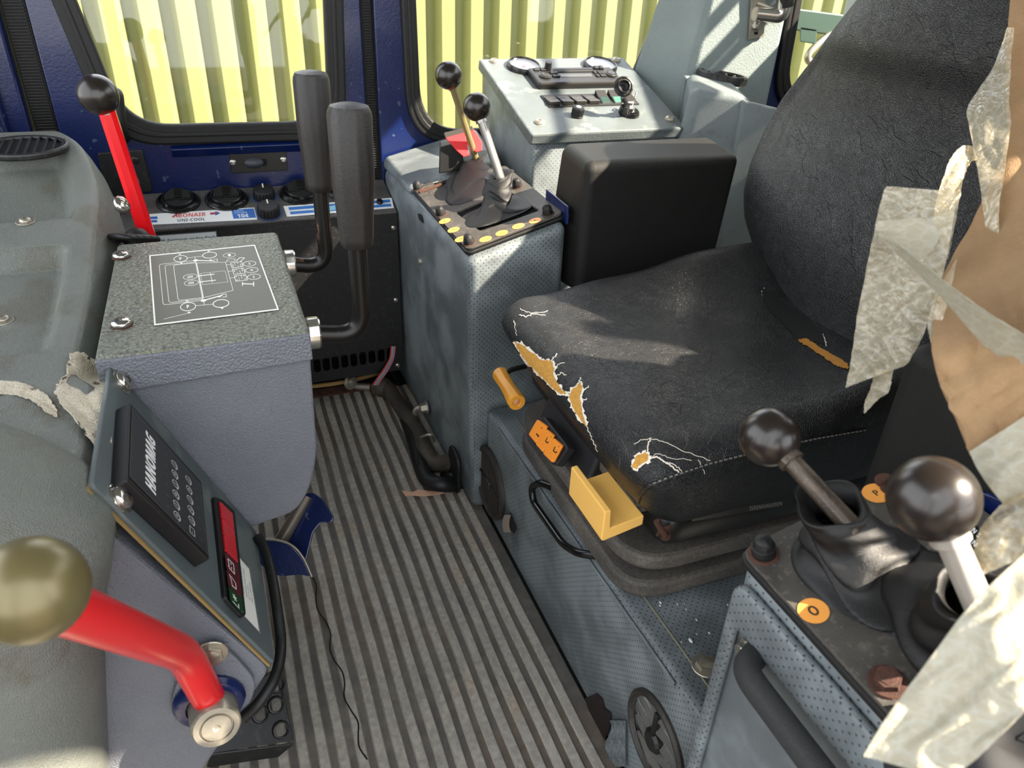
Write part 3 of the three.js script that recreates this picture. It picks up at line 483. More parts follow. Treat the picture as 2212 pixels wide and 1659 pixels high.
// ------------------------------------------------------------------ the lever box with the diagram on its lid
const IB = { x0: -0.157, x1: 0.074, y: 0.6, z0: -1.197, z1: -0.824 };
{
  const t = thing('lever_box', 'grey metal control box with white diagram on lid and two levers beside it', 'control box');
  part(t, 'lid', hexa([V(IB.x0, 0.556, IB.z0), V(IB.x1 + 0.001, 0.562, IB.z0), V(IB.x1 + 0.001, 0.562, IB.z1), V(IB.x0, 0.554, IB.z1), V(IB.x0, IB.y, IB.z0), V(IB.x1, IB.y, IB.z0), V(IB.x1, IB.y, IB.z1), V(IB.x0, IB.y, IB.z1)], 0.007, 3), M.boxTop);
  const zp = -0.83, outline = [[236, 800], [668, 740], [686, 985], [668, 1060], [640, 1106], [563, 1132], [400, 1142], [236, 1010]].map(([x, y]) => { const q = at(x, y, PZ(zp)); return new THREE.Vector2(q.x, q.y); });
  outline[0].y = outline[1].y = 0.575; outline[6].set(-0.1, 0.3); outline[7].set(-0.157, 0.33);
  part(t, 'body', slab(PZ(-1.19), roundShape(outline, [0, 0, 0.03, 0.03, 0.02, 0.03, 0.01, 0.01]), zp + 1.19, { bevel: 0.003, curve: 8 }), M.boxFront);
  part(t, 'lid_lip', hexa([V(IB.x0, 0.553, IB.z1 - 0.002), V(IB.x1, 0.561, IB.z1 - 0.002), V(IB.x1, 0.561, IB.z1 + 0.0025), V(IB.x0, 0.553, IB.z1 + 0.0025), V(IB.x0, 0.596, IB.z1 - 0.004), V(IB.x1, 0.596, IB.z1 - 0.004), V(IB.x1, 0.595, IB.z1 + 0.002), V(IB.x0, 0.595, IB.z1 + 0.002)], 0.002), M.boxLip);
  const top = PY(IB.y);
  for (const [x, y] of [[262, 556], [263, 703]]) { part(t, 'washer', washer(at(x, y, top), V(0, 1, 0), 0.0125), M.rust); screw(t, up1(top, at(x, y, top), 0.002), V(0, 1, 0), 0.0115); }
  const dia = drawn(1024, 768, (g, w, h) => {
    g.fillStyle = '#55554b'; g.fillRect(0, 0, w, h); for (let i = 0; i < 9000; i++) { g.fillStyle = `rgba(${rnd() < 0.5 ? '30,30,26' : '120,120,105'},0.25)`; g.fillRect(rnd() * w, rnd() * h, 5, 2); }
    g.strokeStyle = '#efefe6'; g.lineWidth = 13; g.strokeRect(7, 7, w - 14, h - 14); g.lineCap = g.lineJoin = 'round';
    const line = (l, lw = 4) => { g.lineWidth = lw; g.beginPath(); l.forEach(([x, y], i) => i ? g.lineTo(x, y) : g.moveTo(x, y)); g.stroke(); }, rr = (x, y, a, b, r, lw = 4) => { g.lineWidth = lw; g.beginPath(); g.roundRect(x, y, a, b, r); g.stroke(); }, el = (x, y, a, b, lw = 4) => { g.lineWidth = lw; g.beginPath(); g.ellipse(x, y, a, b, 0, 0, 7); g.stroke(); };
    rr(85, 130, 330, 455, 22); rr(135, 150, 290, 420, 20); rr(212, 158, 210, 400, 18);
    line([[420, 160], [690, 190], [690, 520], [420, 560]]); rr(440, 292, 225, 130, 2, 3); line([[420, 318], [560, 318]], 8); line([[420, 388], [560, 388]], 8); line([[528, 298], [528, 410]]); line([[700, 190], [690, 190]]);
    for (const y of [318, 388]) { el(345, y, 62, 30); g.font = 'bold 34px sans-serif'; g.fillStyle = '#efefe6'; g.fillText('(III', 318, y + 12); }
    for (const [y, s] of [[86, 1], [630, -1]]) { el(285, y, 62, 40, 6); g.font = 'bold 44px sans-serif'; g.fillStyle = '#efefe6'; g.fillText('P', 270, y + 15); el(560, y - 8 * s, 66, 38, 7); line([[348, y], [492, y - 6 * s]], 4); g.beginPath(); g.ellipse(420, y + 42 * s, 24, 13, 0, 0, 7); g.fill(); line([[420, y + 42 * s], [585, y + 72 * s]], 10); line([[585, y + 52 * s], [620, y + 52 * s], [620, y + 82 * s], [585, y + 82 * s]], 5); line([[420, y], [420, y + 40 * s]]);
      for (const [x, q] of [[285, 52], [285, -52], [560, 50], [560, -56]]) { g.beginPath(); g.moveTo(x - 14, y + q); g.lineTo(x + 14, y + q); g.lineTo(x, y + q + 16 * Math.sign(q)); g.fill(); } }
    el(745, 105, 60, 28); g.beginPath(); g.arc(745, 105, 15, 0, 7); g.fill(); line([[700, 178], [725, 150], [790, 160], [775, 190], [700, 178]], 4); line([[790, 190], [835, 150], [880, 160], [830, 200]], 6);
    for (const [y, n] of [[238, 0], [318, 1], [398, 2]]) { rr(735, y - 34, 105, 62, 1, 5); for (let i = 0; i < 4; i++) for (let k = 0; k < 3; k++) { g.fillStyle = '#efefe6'; g.font = 'bold 19px sans-serif'; if ((i + k + n) % 3) g.fillText('HL2R'[i], 742 + i * 25, y - 16 + k * 19); } el(908, y, 60, 30, 5); g.font = 'bold 34px sans-serif'; g.fillText(['3', 'H', '2'][n], 896, y + 12); line([[690, y - 14], [735, y - 14]], 4); line([[840, y], [850, y]], 4); }
    line([[790, 462], [880, 478]], 10); line([[792, 445], [782, 480]], 8); line([[890, 458], [878, 500]], 8);
    line([[80, 720], [300, 690]], 3);
  });
  part(t, 'diagram_plate', print(lift(top, 0.0006), [[322, 552], [551, 529], [603, 670], [333, 704]]), printed(dia, 0.5), 'dark plate with a white line diagram of the machine');
}
// two tall steering levers out of the box's right side
function steering(z, label, dx = 0) {
  const t = thing('steering_lever', label, 'lever', 'tall steering levers beside the lever box');
  const y0 = 0.574, x = 0.143 + dx;
  part(t, 'shaft', bent([V(IB.x1 - 0.004, y0, z), V(x, y0 - 0.012, z), V(x, 0.70, z)], 0.0115, 0.062), M.leverSteel);
  part(t, 'collar', [lathe([[0, 0], [0.019, 0], [0.0205, 0.002], [0.0205, 0.014], [0.019, 0.016], [0, 0.016]], V(IB.x1, y0, z), V(1, -0.05, 0))], M.chrome);
  part(t, 'grip', lathe([[0, 0], [0.0175, 0], [0.0195, 0.003], [0.0205, 0.012], [0.0225, 0.05], [0.0248, 0.075], [0.0252, 0.15], [0.0244, 0.156], [0.0215, 0.162], [0.012, 0.1645], [0, 0.165]], V(x, 0.683, z), V(0.012, 1, 0)), M.grip);
  return t;
}
steering(-1.12, 'farther of two tall levers with thick dark brown grips, left behind the other', -0.005);
steering(-0.87, 'nearer of two tall levers with thick dark brown grips, bent shaft in front', 0.002);

// ------------------------------------------------------------------ sloping instrument panel in front of the lever box
const IP = plane3(V(-0.148, 0.585, -0.6), V(-0.031, 0.312, -0.6), V(-0.148, 0.585, -0.825));
{
  const t = thing('instrument_panel', 'sloping grey instrument panel with warning display and red indicator lamps', 'instrument panel');
  const side = vec2([[-0.3, 0.1], [-0.24, 0.2], [-0.16, 0.57], [-0.035, 0.316], [-0.03, 0.3], [-0.04, 0.285], [-0.13, 0.15], [-0.35, 0.05]]);
  part(t, 'housing', slab(PZ(-0.828), roundShape(side, [0, 0, 0.004, 0.004, 0.012, 0.02, 0, 0]), 0.228, { bevel: 0.004, curve: 6 }), M.boxFront);
  const L = IP.p.distanceTo(V(-0.031, 0.312, -0.6));
  part(t, 'face_plate', slab(IP, roundShape(vec2([[0, 0.002], [L + 0.008, 0.002], [L + 0.004, 0.226], [0, 0.226]]), 0.008), 0.005, { h0: 0.001, bevel: 0.0015 }), M.cluster);
  part(t, 'foam_gasket', slab(IP, roundShape(vec2([[0.002, -0.001], [L + 0.004, -0.001], [L + 0.004, 0.01], [0.002, 0.01]])), 0.0025, { h0: -0.001 }), std({ color: 0x8c7446, roughness: 0.95 }));
  const F = lift(IP, 0.006);
  for (const [x, y] of [[262, 826], [258, 1077]]) { part(t, 'washer', washer(at(x, y, F), IP.n, 0.0155, 0.002), M.steel); screw(t, up1(F, at(x, y, F), 0.002), IP.n, 0.0125); }
  // warning display: raised black box, printed face
  const D1 = lift(F, 0.016), q = [[280, 868], [436, 1041], [453, 1210], [273, 1037]];
  const disp = part(t, 'warning_display', slab(D1, roundShape(pix(D1, q), 0.003), 0.016, { h0: -0.016, bevel: 0.0015 }), M.softBlack);
  const face = drawn(768, 768, (g, w, h) => {
    g.fillStyle = '#252626'; g.fillRect(0, 0, w, h); for (let i = 0; i < 900; i++) { g.fillStyle = 'rgba(150,150,145,0.12)'; g.fillRect(rnd() * w, rnd() * h, 2, 2); }
    g.strokeStyle = 'rgba(170,165,150,0.35)'; g.lineWidth = 5; g.strokeRect(4, 4, w - 8, h - 8);
    g.fillStyle = '#e9e9e6'; g.save(); g.translate(60, 240); g.transform(1, 0, -0.22, 1, 0, 0); g.font = 'bold 118px sans-serif'; g.scale(0.98, 1.1); g.fillText('HANOMAG', 6, 0); g.strokeStyle = '#e9e9e6'; g.lineWidth = 7; g.strokeText('HANOMAG', 6, 0); g.restore();
    g.strokeStyle = '#dcdcd8'; g.lineWidth = 5;
    for (const [row, n] of [[450, 6], [610, 6]]) for (let i = 0; i < n; i++) {
      const x = 90 + i * 110, y = row; g.beginPath();
      if (row === 610 && i === 0) { g.rect(x - 34, y - 26, 66, 50); g.moveTo(x - 16, y); g.lineTo(x - 4, y); } else { g.arc(x, y, 30, 0, 7); g.moveTo(x - 42, y + 14); g.quadraticCurveTo(x, y + 62, x + 44, y + 8); if (i % 2) { g.moveTo(x, y - 22); g.lineTo(x, y + 22); } else { g.moveTo(x + 8, y); g.arc(x, y, 10, 0, 7); } }
      g.stroke(); g.fillStyle = row === 450 && i === 1 ? '#5a3434' : '#3a3b3b'; g.beginPath(); g.arc(x, row === 450 ? y - 90 : y + 92, 15, 0, 7); g.fill();
    }
  });
  part(disp, 'display_face', print(D1, [[278, 1030], [284, 880], [432, 1045], [448, 1200]], 0.0006), printed(face, 0.35), 'dark printed face with white symbols');
  // strip of indicator lamps
  const st = part(t, 'lamp_strip', slab(F, roundShape(pix(F, [[455, 1076], [473, 1082], [501, 1108], [524, 1333], [516, 1336], [478, 1294]]), 0.004), 0.0055, { h0: -0.001, bevel: 0.001 }), M.softBlack);
  const S = lift(F, 0.0045), red = std({ color: 0xd1202c, roughness: 0.25, bumpMap: T.grain, bumpScale: 0.0003 }), dred = std({ color: 0x561c24, roughness: 0.3 }), grn = std({ color: 0x12401f, roughness: 0.3 });
  const icon = (k) => drawn(128, 128, (g) => { g.fillStyle = k === 2 ? '#143d20' : '#551b24'; g.fillRect(0, 0, 128, 128); g.strokeStyle = '#e8e6e2'; g.lineWidth = 9; g.beginPath(); if (k === 0) { g.rect(24, 36, 80, 56); g.moveTo(40, 36); g.lineTo(40, 24); g.moveTo(88, 36); g.lineTo(88, 24); g.moveTo(38, 62); g.lineTo(56, 62); g.moveTo(74, 62); g.lineTo(92, 62); } else if (k === 1) { g.moveTo(20, 50); g.lineTo(64, 44); g.lineTo(110, 30); g.moveTo(30, 50); g.lineTo(36, 92); g.lineTo(86, 92); g.lineTo(104, 44); } else { g.moveTo(24, 30); g.lineTo(24, 100); g.lineTo(60, 100); for (let a = 0; a < 3; a++) { g.moveTo(80 - 26 * Math.cos(a * 1.05), 62 - 26 * Math.sin(a * 1.05)); g.lineTo(80 + 26 * Math.cos(a * 1.05), 62 + 26 * Math.sin(a * 1.05)); } } g.stroke(); });
  for (let i = 0; i < 6; i++) {
    const a = (k) => [lerp(471.5, 497, k), lerp(1084, 1300, k)], b = (k) => [lerp(498.5, 522, k), lerp(1110, 1328, k)], k0 = i / 6 + 0.006, k1 = (i + 1) / 6 - 0.006;
    const lamp = part(st, 'indicator_lamp', slab(S, roundShape(pix(S, [a(k0), b(k0), b(k1), a(k1)]), 0.001), 0.0028, { bevel: 0.0008 }), i < 3 ? red : i < 5 ? dred : grn);
    if (i > 2) part(st, "lamp_symbol", print(lift(S, 0.0027), [a(k1), a(k0), b(k0), b(k1)], 0.0003), printed(icon(i - 3), 0.3));
  }
  const note = drawn(512, 160, (g, w, h) => { g.fillStyle = '#e9e8e2'; g.fillRect(0, 0, w, h); g.strokeStyle = '#222'; g.lineWidth = 5; g.strokeRect(5, 5, w - 10, h - 10); g.fillStyle = '#2a2a2a'; g.font = '21px sans-serif'; ['VOEREN VAN DE MOTOR', 'MOGELIJK IN MET STAND.', 'NIET TE DIEP ...', 'STEEL KLEMSTAND'].forEach((s, i) => g.fillText(s, 200, 38 + i * 32)); });
  part(t, 'notice_sticker', print(F, [[526, 1332], [512, 1199], [538, 1229], [561, 1369]], 0.0006), printed(note, 0.5), 'white sticker with small black print');
  const edge = [[556, 1160, -0.80], [572, 1186, -0.78], [586, 1240, -0.74], [598, 1310, -0.69], [607, 1390, -0.65], [597, 1455, -0.61], [566, 1510, -0.59], [525, 1552, -0.585]].map(([x, y, z]) => at(x, y, PZ(z)));
  part(t, 'rubber_edging', tube(edge, 0.0065, 80, 10), M.rubber);
  // flange for the near lever
  const N = PZ(-0.597), fl = pix(N, [[420, 1398], [468, 1384], [505, 1408], [553, 1462], [543, 1508], [488, 1578], [412, 1588], [368, 1528], [376, 1478]]);
  const fg = part(t, 'lever_flange', slab(N, roundShape(fl, 0.018), 0.006, { bevel: 0.0015 }), M.boxFront);
  part(fg, 'bolt', hexHead(at(455, 1412, lift(N, 0.006)), V(0, 0, 1), 0.013, 0.006), M.zinc);
  const hc = at(452, 1500, N);
  part(fg, 'bush', lathe([[0.024, 0], [0.036, 0], [0.037, 0.006], [0.034, 0.012], [0.03, 0.014], [0.024, 0.014]], hc.clone().add(V(0, 0, 0.004)), V(0, 0, 1)), M.blue);
}
// near red lever
{
  const t = thing('red_lever', 'nearest red lever with a large brass-brown ball, bent down to a steel hub', 'lever');
  const a = at(454, 1500, PZ(-0.6)), b = at(468, 1572, PZ(-0.545)), dir = b.clone().sub(a).normalize();
  part(t, 'hub', lathe([[0, 0], [0.0235, 0], [0.0245, 0.002], [0.0245, a.distanceTo(b) - 0.003], [0.0225, a.distanceTo(b)], [0.017, a.distanceTo(b) + 0.0003], [0.0165, a.distanceTo(b) - 0.002], [0.015, a.distanceTo(b) - 0.002], [0.0145, a.distanceTo(b) + 0.001], [0.004, a.distanceTo(b) + 0.001], [0.0025, a.distanceTo(b) - 0.001], [0, a.distanceTo(b) - 0.001]], a, dir), M.zinc);
  const e0 = at(458, 1522, PZ(-0.578)), e1 = at(398, 1412, PZ(-0.55)), e2 = dep(150, 1322, 0.46), c = dep(68, 1274, 0.41);
  part(t, 'weld', ball(e0, 0.0205, 24, 16), M.zinc);
  part(t, 'bar', bent([e0, e1, e2.clone().lerp(c, 0.35)], 0.0165, 0.03), M.red);
  part(t, 'knob', ball(c, 0.0295, 56, 40), phy({ color: 0x6d6340, roughness: 0.34, metalness: 0.35, clearcoat: 0.25, clearcoatRoughness: 0.3 }));
}
// far red lever behind the lever box
{
  const t = thing('red_lever', 'farther flat red lever with dark ball, standing below the left side window', 'lever');
  const a = at(322, 520, PZ(-1.3)), b = at(231, 240, PZ(-1.3)), c = at(215, 214, PZ(-1.3)), d = b.clone().sub(a).normalize(), s = d.clone().cross(V(0, 0, 1)).normalize(), w = 0.0125, k = a.clone().addScaledVector(d, -0.12);
  const cut = (p, w) => [[-1, -0.5], [-0.45, -0.85], [0.45, -0.85], [1, -0.5], [1, 0.5], [0.45, 0.85], [-0.45, 0.85], [-1, 0.5]].map(([x, z]) => p.clone().addScaledVector(s, x * w).add(V(0, 0, z * w)));
  const A = cut(k, w), B = cut(b, w * 0.92), pos = []; for (let i = 0; i < 8; i++) { const j = (i + 1) % 8; for (const q of [A[i], A[j], B[j], A[i], B[j], B[i], B[i], B[j], b]) pos.push(q.x, q.y, q.z); }
  const g = new THREE.BufferGeometry(); g.setAttribute('position', new THREE.Float32BufferAttribute(pos, 3)); g.computeVertexNormals();
  part(t, 'bar', g, M.red); part(t, 'collar', cyl(b.clone().addScaledVector(d, -0.004), b.clone().addScaledVector(d, 0.01), 0.0105), M.zinc);
  part(t, 'knob', [ball(c.clone().addScaledVector(d, 0.006), 0.0285), lathe([[0, 0], [0.0288, 0], [0.0288, 0.0006], [0, 0.0006]], c.clone().addScaledVector(d, 0.006), d, 48)], M.knob);
}
// black rubber bellows and steel bolt at the foot of the far red lever
{
  const p = at(290, 497, PZ(-1.24)), t = thing('rubber_bellows', 'black ribbed rubber bellows beside the foot of the far red lever', 'bellows');
  for (let i = 0; i < 4; i++) part(t, 'fold', (() => { const g = new THREE.TorusGeometry(0.026 - i * 0.001, 0.0052, 10, 36); g.scale(0.75, 1.35, 1); g.applyMatrix4(aim(p.clone().add(V(-0.016 + i * 0.009, -0.012 - i * 0.003, -0.006 * i)), V(0.3, 0.35, 1))); return g; })(), M.rubber);
  part(t, 'core', ball(p.clone().add(V(0, -0.02, -0.01)), 0.02), M.softBlack);
  const s = at(262, 443, PZ(-1.24)); solo('steel_bolt', 'round steel bolt head behind the dashboard cowl near the red bar', 'bolt', place(panHead, s, V(0.8, 0.5, 0.4).normalize(), 0.014), M.steel);
}
// ------------------------------------------------------------------ pedals
{
  const t = thing('brake_pedal', 'chipped dark blue steel pedal beneath the lever box', 'pedal');
  const p0 = at(655, 1238, PY(0.03)), pl = plane(p0, V(0.92, 0, 0.38), V(-0.1, 0.62, -0.6));
  part(t, 'pedal_plate', slab(pl, roundShape(pix(pl, [[588, 1190], [625, 1120], [660, 1066], [676, 1064], [698, 1080], [722, 1120], [714, 1130], [694, 1128], [676, 1150], [664, 1200], [652, 1236], [636, 1242]]), 0.006), 0.006, { h0: -0.006, bevel: 0.002 }), M.blue);
  const p1 = at(600, 1235, PY(0.06)), pg = plane(p1, V(0.95, 0, 0.3), V(0, 0.75, -0.5));
  part(t, 'guard', slab(pg, roundShape(pix(pg, [[540, 1166], [592, 1166], [630, 1178], [655, 1205], [674, 1246], [650, 1240], [612, 1244], [588, 1240], [560, 1215]]), 0.008), 0.004, { bevel: 0.0015 }), M.blue);
  const a = at(664, 1072, lift(pl, 0.008)), b = at(606, 1170, lift(pl, 0.016)); part(t, 'shaft', cyl(b, a, 0.0125, 0.009), std({ color: 0x6a6258, roughness: 0.45, metalness: 0.4 }));
  part(t, 'guard_rim', tube([[545, 1167], [592, 1166], [630, 1178], [655, 1205], [674, 1246]].map(([x, y]) => at(x, y, lift(pg, 0.004))), 0.0022, 30, 6), M.zinc);
}
{
  const t = thing('accelerator_pedal', 'black steel tread pedal with raised round holes at the bottom left', 'pedal');
  const pl = plane3(at(450, 1628, PY(0.1)), at(632, 1604, PY(0.06)), at(600, 1440, PY(0.13))), cs = [[593, 1523], [560, 1543], [604, 1576], [596, 1478], [566, 1592], [628, 1548], [530, 1580], [548, 1500]];
  const out = [[470, 1565], [545, 1480], [588, 1446], [606, 1462], [616, 1520], [634, 1600], [560, 1610], [452, 1628]], holes = cs.slice(0, 4).map(([x, y]) => { const c = loc(pl, at(x, y, pl)); return new THREE.Path(ring2(c.x, c.y, 0.0092, 20)); });
  part(t, 'tread_plate', slab(pl, roundShape(pix(pl, out), 0.006), 0.004, { bevel: 0.0012, holes }), M.black);
  for (const [x, y] of cs.slice(0, 4)) part(t, 'collar', lathe([[0.0086, 0], [0.0122, 0], [0.0106, 0.0042], [0.0094, 0.0046], [0.0086, 0.004], [0.0086, 0]], up1(pl, at(x, y, pl), 0.0035), pl.n, 24), M.black);
  const p2 = plane(at(450, 1628, pl), pl.u, V(0, -1, 0.35));
  part(t, 'front_lip', hexa([at(445, 1656, PY(0.065)), at(600, 1632, PY(0.04)), at(602, 1636, PY(0.04)), at(447, 1659, PY(0.065)), at(452, 1626, pl), at(634, 1603, pl), at(636, 1608, pl), at(454, 1632, pl)], 0.003), M.black);
}

const radius = (pl, x, y, rx) => rx / FOCAL * at(x, y, pl).sub(EYE).dot(FWD);
// ------------------------------------------------------------------ air conditioner on the far wall
{
  const t = thing('air_conditioner', 'black cab cooling unit with round vents and blue-white maker stickers', 'air conditioner');
  const x0 = -0.2, zf = -1.625, F = PZ(zf), c0 = at(858, 456, F), c1 = at(841, 386, PZ(-1.755)), x1 = Math.min(c0.x, 0.366), yb = at(860, 800, F).y, TP = plane3(V(x0, c0.y, zf), V(x1, c0.y, zf), V(x0, c1.y, -1.755)), TL = Math.hypot(c1.y - c0.y, -1.755 - zf);
  const slots = []; for (let i = -4; i < 9; i++) slots.push([660 + lerp(110, 800, i / 8) / 4.367, 740 + lerp(218, 108, i / 8) / 4.367]);
  const hole = ([x, y]) => { const c = loc(F, at(x, y, F)); return roundShape(vec2([[c.x - 0.0085, c.y - 0.018], [c.x + 0.0085, c.y - 0.018], [c.x + 0.0085, c.y + 0.018], [c.x - 0.0085, c.y + 0.018]]), 0.0084); };
  part(t, 'front_panel', slab(F, roundShape(vec2([[x0, yb], [x1, yb], [x1, c0.y - 0.0005], [x0, c0.y - 0.0005]])), 0.003, { h0: -0.003, holes: slots.map(hole) }), M.black);
  part(t, 'cabinet', [box(x0, x1, yb + 0.002, yb + 0.008, -1.757, zf - 0.003, 0.001), box(x1 - 0.004, x1, yb, c0.y - 0.006, -1.757, zf - 0.003, 0.001), box(x0, x0 + 0.004, yb, c0.y - 0.006, -1.757, zf - 0.003, 0.001), box(x0, x1, yb, c0.y - 0.006, -1.757, -1.72, 0.001)], M.black);
  part(t, 'top_panel', slab(TP, roundShape(vec2([[0, -0.002], [x1 - x0, -0.002], [x1 - x0, TL], [0, TL]]), 0.003), 0.006, { h0: -0.006, bevel: 0.002 }), std({ map: T.dusty, color: 0xe6ecf4, roughness: 0.42 }));
  for (const [x, y] of [[386, 437], [490, 431], [650, 418], [748, 411]]) {
    const c = at(x, y, TP), r = radius(TP, x, y, 45);
    const v = part(t, 'round_vent', lathe([[r * 0.62, 0], [r, 0], [r, 0.003], [r * 0.94, 0.006], [r * 0.86, 0.007], [r * 0.83, 0.005], [r * 0.76, 0.006], [r * 0.72, 0.012], [r * 0.66, 0.013], [r * 0.62, 0.011], [r * 0.6, 0.002]], c, TP.n, 40), M.blackGloss);
    part(v, 'vent_well', lathe([[0, 0.001], [r * 0.62, 0.001]], c, TP.n), M.dark);
    const tilt = plane(up1(TP, c, 0.007), V(1, 0, 0), TP.v.clone().addScaledVector(TP.n, 0.55));
    part(v, 'vent_flap', slab(tilt, new THREE.Shape(ring2(0, 0, r * 0.6, 30, r * 0.6)), 0.0025, { bevel: 0.0008 }), M.black);
    part(v, 'flap_rib', [pbox(tilt, -r * 0.58, r * 0.58, -0.0016, 0.0016, 0.002, 0.006, 0.0008), pbox(tilt, -r * 0.17, r * 0.17, 0.002, r * 0.5, 0.002, 0.008, 0.001)], M.blackGloss);
  }
  for (const [x, y, rx] of [[571, 414, 22], [581, 449, 23]]) {
    const c = at(x, y + 12, TP), r = radius(TP, x, y, rx), k = part(t, 'control_knob', lathe([[0, 0], [r * 1.05, 0], [r, 0.004], [r * 0.96, 0.019], [r * 0.88, 0.0215], [0, 0.022]], c, TP.n, 36), M.softBlack);
    const ridges = []; for (let i = 0; i < 18; i++) { const a = i / 18 * 6.283, d = TP.u.clone().multiplyScalar(Math.cos(a)).addScaledVector(TP.v, Math.sin(a)); ridges.push(cyl(c.clone().addScaledVector(d, r * 0.99).addScaledVector(TP.n, 0.003), c.clone().addScaledVector(d, r * 0.95).addScaledVector(TP.n, 0.018), r * 0.055, r * 0.05, 6)); }
    part(k, 'ridges', ridges, M.softBlack);
    part(k, 'pointer', pbox(lift(plane(c, TP.u, TP.v), 0.0222), -r * 0.06, r * 0.06, r * 0.2, r * 0.85, -0.0005, 0.0006, 0.0002, 1), M.white);
    part(k, 'scale_ring', lathe([[0, 0.0003], [r * 1.28, 0.0003], [r * 1.28, 0.0006], [0, 0.0006]], c, TP.n), std({ color: 0x35486e, roughness: 0.5 }));
  }
  const brand = drawn(1024, 150, (g, w, h) => {
    g.fillStyle = '#e8e9e6'; g.fillRect(0, 0, w, h); g.fillStyle = '#2d67b5'; g.fillRect(0, 40, 130, 34); g.fillRect(0, 86, 120, 34);
    g.fillStyle = '#e8e9e6'; g.beginPath(); g.moveTo(112, 150); g.lineTo(172, 0); g.lineTo(240, 0); g.lineTo(200, 150); g.fill();
    g.save(); g.transform(1, 0, -0.16, 1, 0, 0); g.font = 'bold 66px sans-serif'; g.fillStyle = '#c8322f'; g.fillText('BONAIR', 318, 70); g.beginPath(); g.moveTo(262, 62); g.lineTo(300, 20); g.lineTo(318, 20); g.lineTo(318, 68); g.lineTo(300, 68); g.lineTo(312, 36); g.lineTo(284, 68); g.fill(); g.fillStyle = '#2f58a0'; g.beginPath(); g.moveTo(276, 46); g.lineTo(320, 34); g.lineTo(320, 46); g.fill();
    g.beginPath(); g.moveTo(612, 30); g.lineTo(660, 30); g.lineTo(660, 14); g.lineTo(706, 44); g.lineTo(660, 74); g.lineTo(660, 58); g.lineTo(612, 58); g.fill(); g.fillStyle = '#c8322f'; g.beginPath(); g.moveTo(612, 30); g.lineTo(690, 34); g.lineTo(612, 58); g.fill();
    g.fillStyle = '#2b3037'; g.font = 'bold 52px sans-serif'; g.fillText('UNI-COOL', 312, 128); g.restore();
    g.fillStyle = '#2d67b5'; g.fillRect(806, 10, 212, 116); g.fillStyle = '#e8e9e6'; g.font = '24px sans-serif'; g.fillText('Elektron.', 826, 36); g.fillText('Uni-Coolair', 826, 60); g.font = 'bold 64px sans-serif'; g.fillText('104', 846, 116);
  });
  part(t, 'brand_sticker', print(TP, [[306, 464], [549, 449], [556, 475], [312, 487]], 0.0008), printed(brand, 0.35), 'white and blue maker sticker');
  const band = drawn(512, 90, (g, w, h) => { g.fillStyle = '#e8e9e6'; g.fillRect(0, 0, w, h); g.fillStyle = '#3a74bd'; g.fillRect(20, 12, w - 30, 26); g.fillRect(20, 50, w - 30, 24); g.fillStyle = '#8cc3dc'; g.beginPath(); g.moveTo(110, 50); g.lineTo(300, 12); g.lineTo(360, 38); g.lineTo(180, 74); g.fill(); });
  part(t, 'stripe_sticker', print(TP, [[612, 446], [846, 428], [851, 450], [620, 469]], 0.0008), printed(band, 0.35), 'white sticker with blue stripes');
  part(t, 'button', lathe([[0, 0], [0.008, 0], [0.008, 0.004], [0.0065, 0.007], [0, 0.0075]], at(820, 438, TP), TP.n), M.blackGloss);
  const lab = drawn(512, 96, (g, w, h) => { g.fillStyle = '#dfe4e4'; g.fillRect(0, 0, w, h); g.strokeStyle = '#31485a'; g.lineWidth = 4; g.strokeRect(3, 3, w - 6, h - 6); g.fillStyle = '#24506a'; g.font = 'bold 40px sans-serif'; g.fillText('GAS ORIH  Systeem onder druk', 12, 62, 490); });
  part(t, 'warning_sticker', print(F, [[300, 511], [467, 499], [471, 524], [300, 538]], 0.0008), printed(lab), 'pale sticker with blue print');
  for (const [x, y] of [[851, 492], [856, 648], [860, 789]]) part(t, 'screw', place(panHead, at(x - 1, y, F), V(0, 0, 1), 0.006), M.steel);
}
// sliding latch plate on the blue door
{
  const t = thing('door_latch', 'black rectangular latch plate with grey slider on the blue door', 'latch'), L = lift(wallP, 0.003);
  part(t, 'plate', slab(L, roundShape(pix(L, [[494, 323], [618, 321], [622, 368], [500, 375]]), 0.005), 0.005, { h0: -0.004, bevel: 0.0015 }), std({ color: 0x1b1a17, roughness: 0.4 }));
  const S = lift(L, 0.001); part(t, 'slot', slab(S, roundShape(pix(S, [[530, 344], [577, 343], [577, 358], [531, 359]]), 0.002), 0.0006), M.dark);
  const a = at(532, 357, lift(L, 0.012)), b = at(566, 350, lift(L, 0.012)); part(t, 'slider', (() => { const g = ball(V(0, 0, 0), 1, 28, 20); g.scale(0.021, 0.0115, 0.013); const c = a.clone().lerp(b, 0.5); g.translate(c.x, c.y, c.z - 0.008); return g; })(), std({ color: 0x3c4046, roughness: 0.5 }));
  for (const [x, y] of [[503, 351], [612, 345]]) screw(t, at(x, y, lift(L, 0.001)), V(0, 0, 1), 0.0075);
}
{
  const t = thing('pull_handle', 'black door pull handle on a dark hinge plate behind the far red lever', 'handle'), L = lift(wallP, 0.004);
  part(t, 'plate', slab(L, roundShape(pix(L, [[210, 330], [308, 322], [330, 412], [232, 428]]), 0.006), 0.008, { h0: -0.004, bevel: 0.002 }), M.black);
  part(t, 'bar', bent([at(268, 300, lift(L, 0.004)), at(262, 280, lift(L, 0.04)), at(254, 206, lift(L, 0.04)), at(252, 202, lift(L, 0.03))], 0.011, 0.02), M.softBlack);
  screw(t, at(292, 345, lift(L, 0.004)), V(0, 0, 1), 0.008, M.black); screw(t, at(288, 392, lift(L, 0.004)), V(0, 0, 1), 0.012, M.zinc);
}
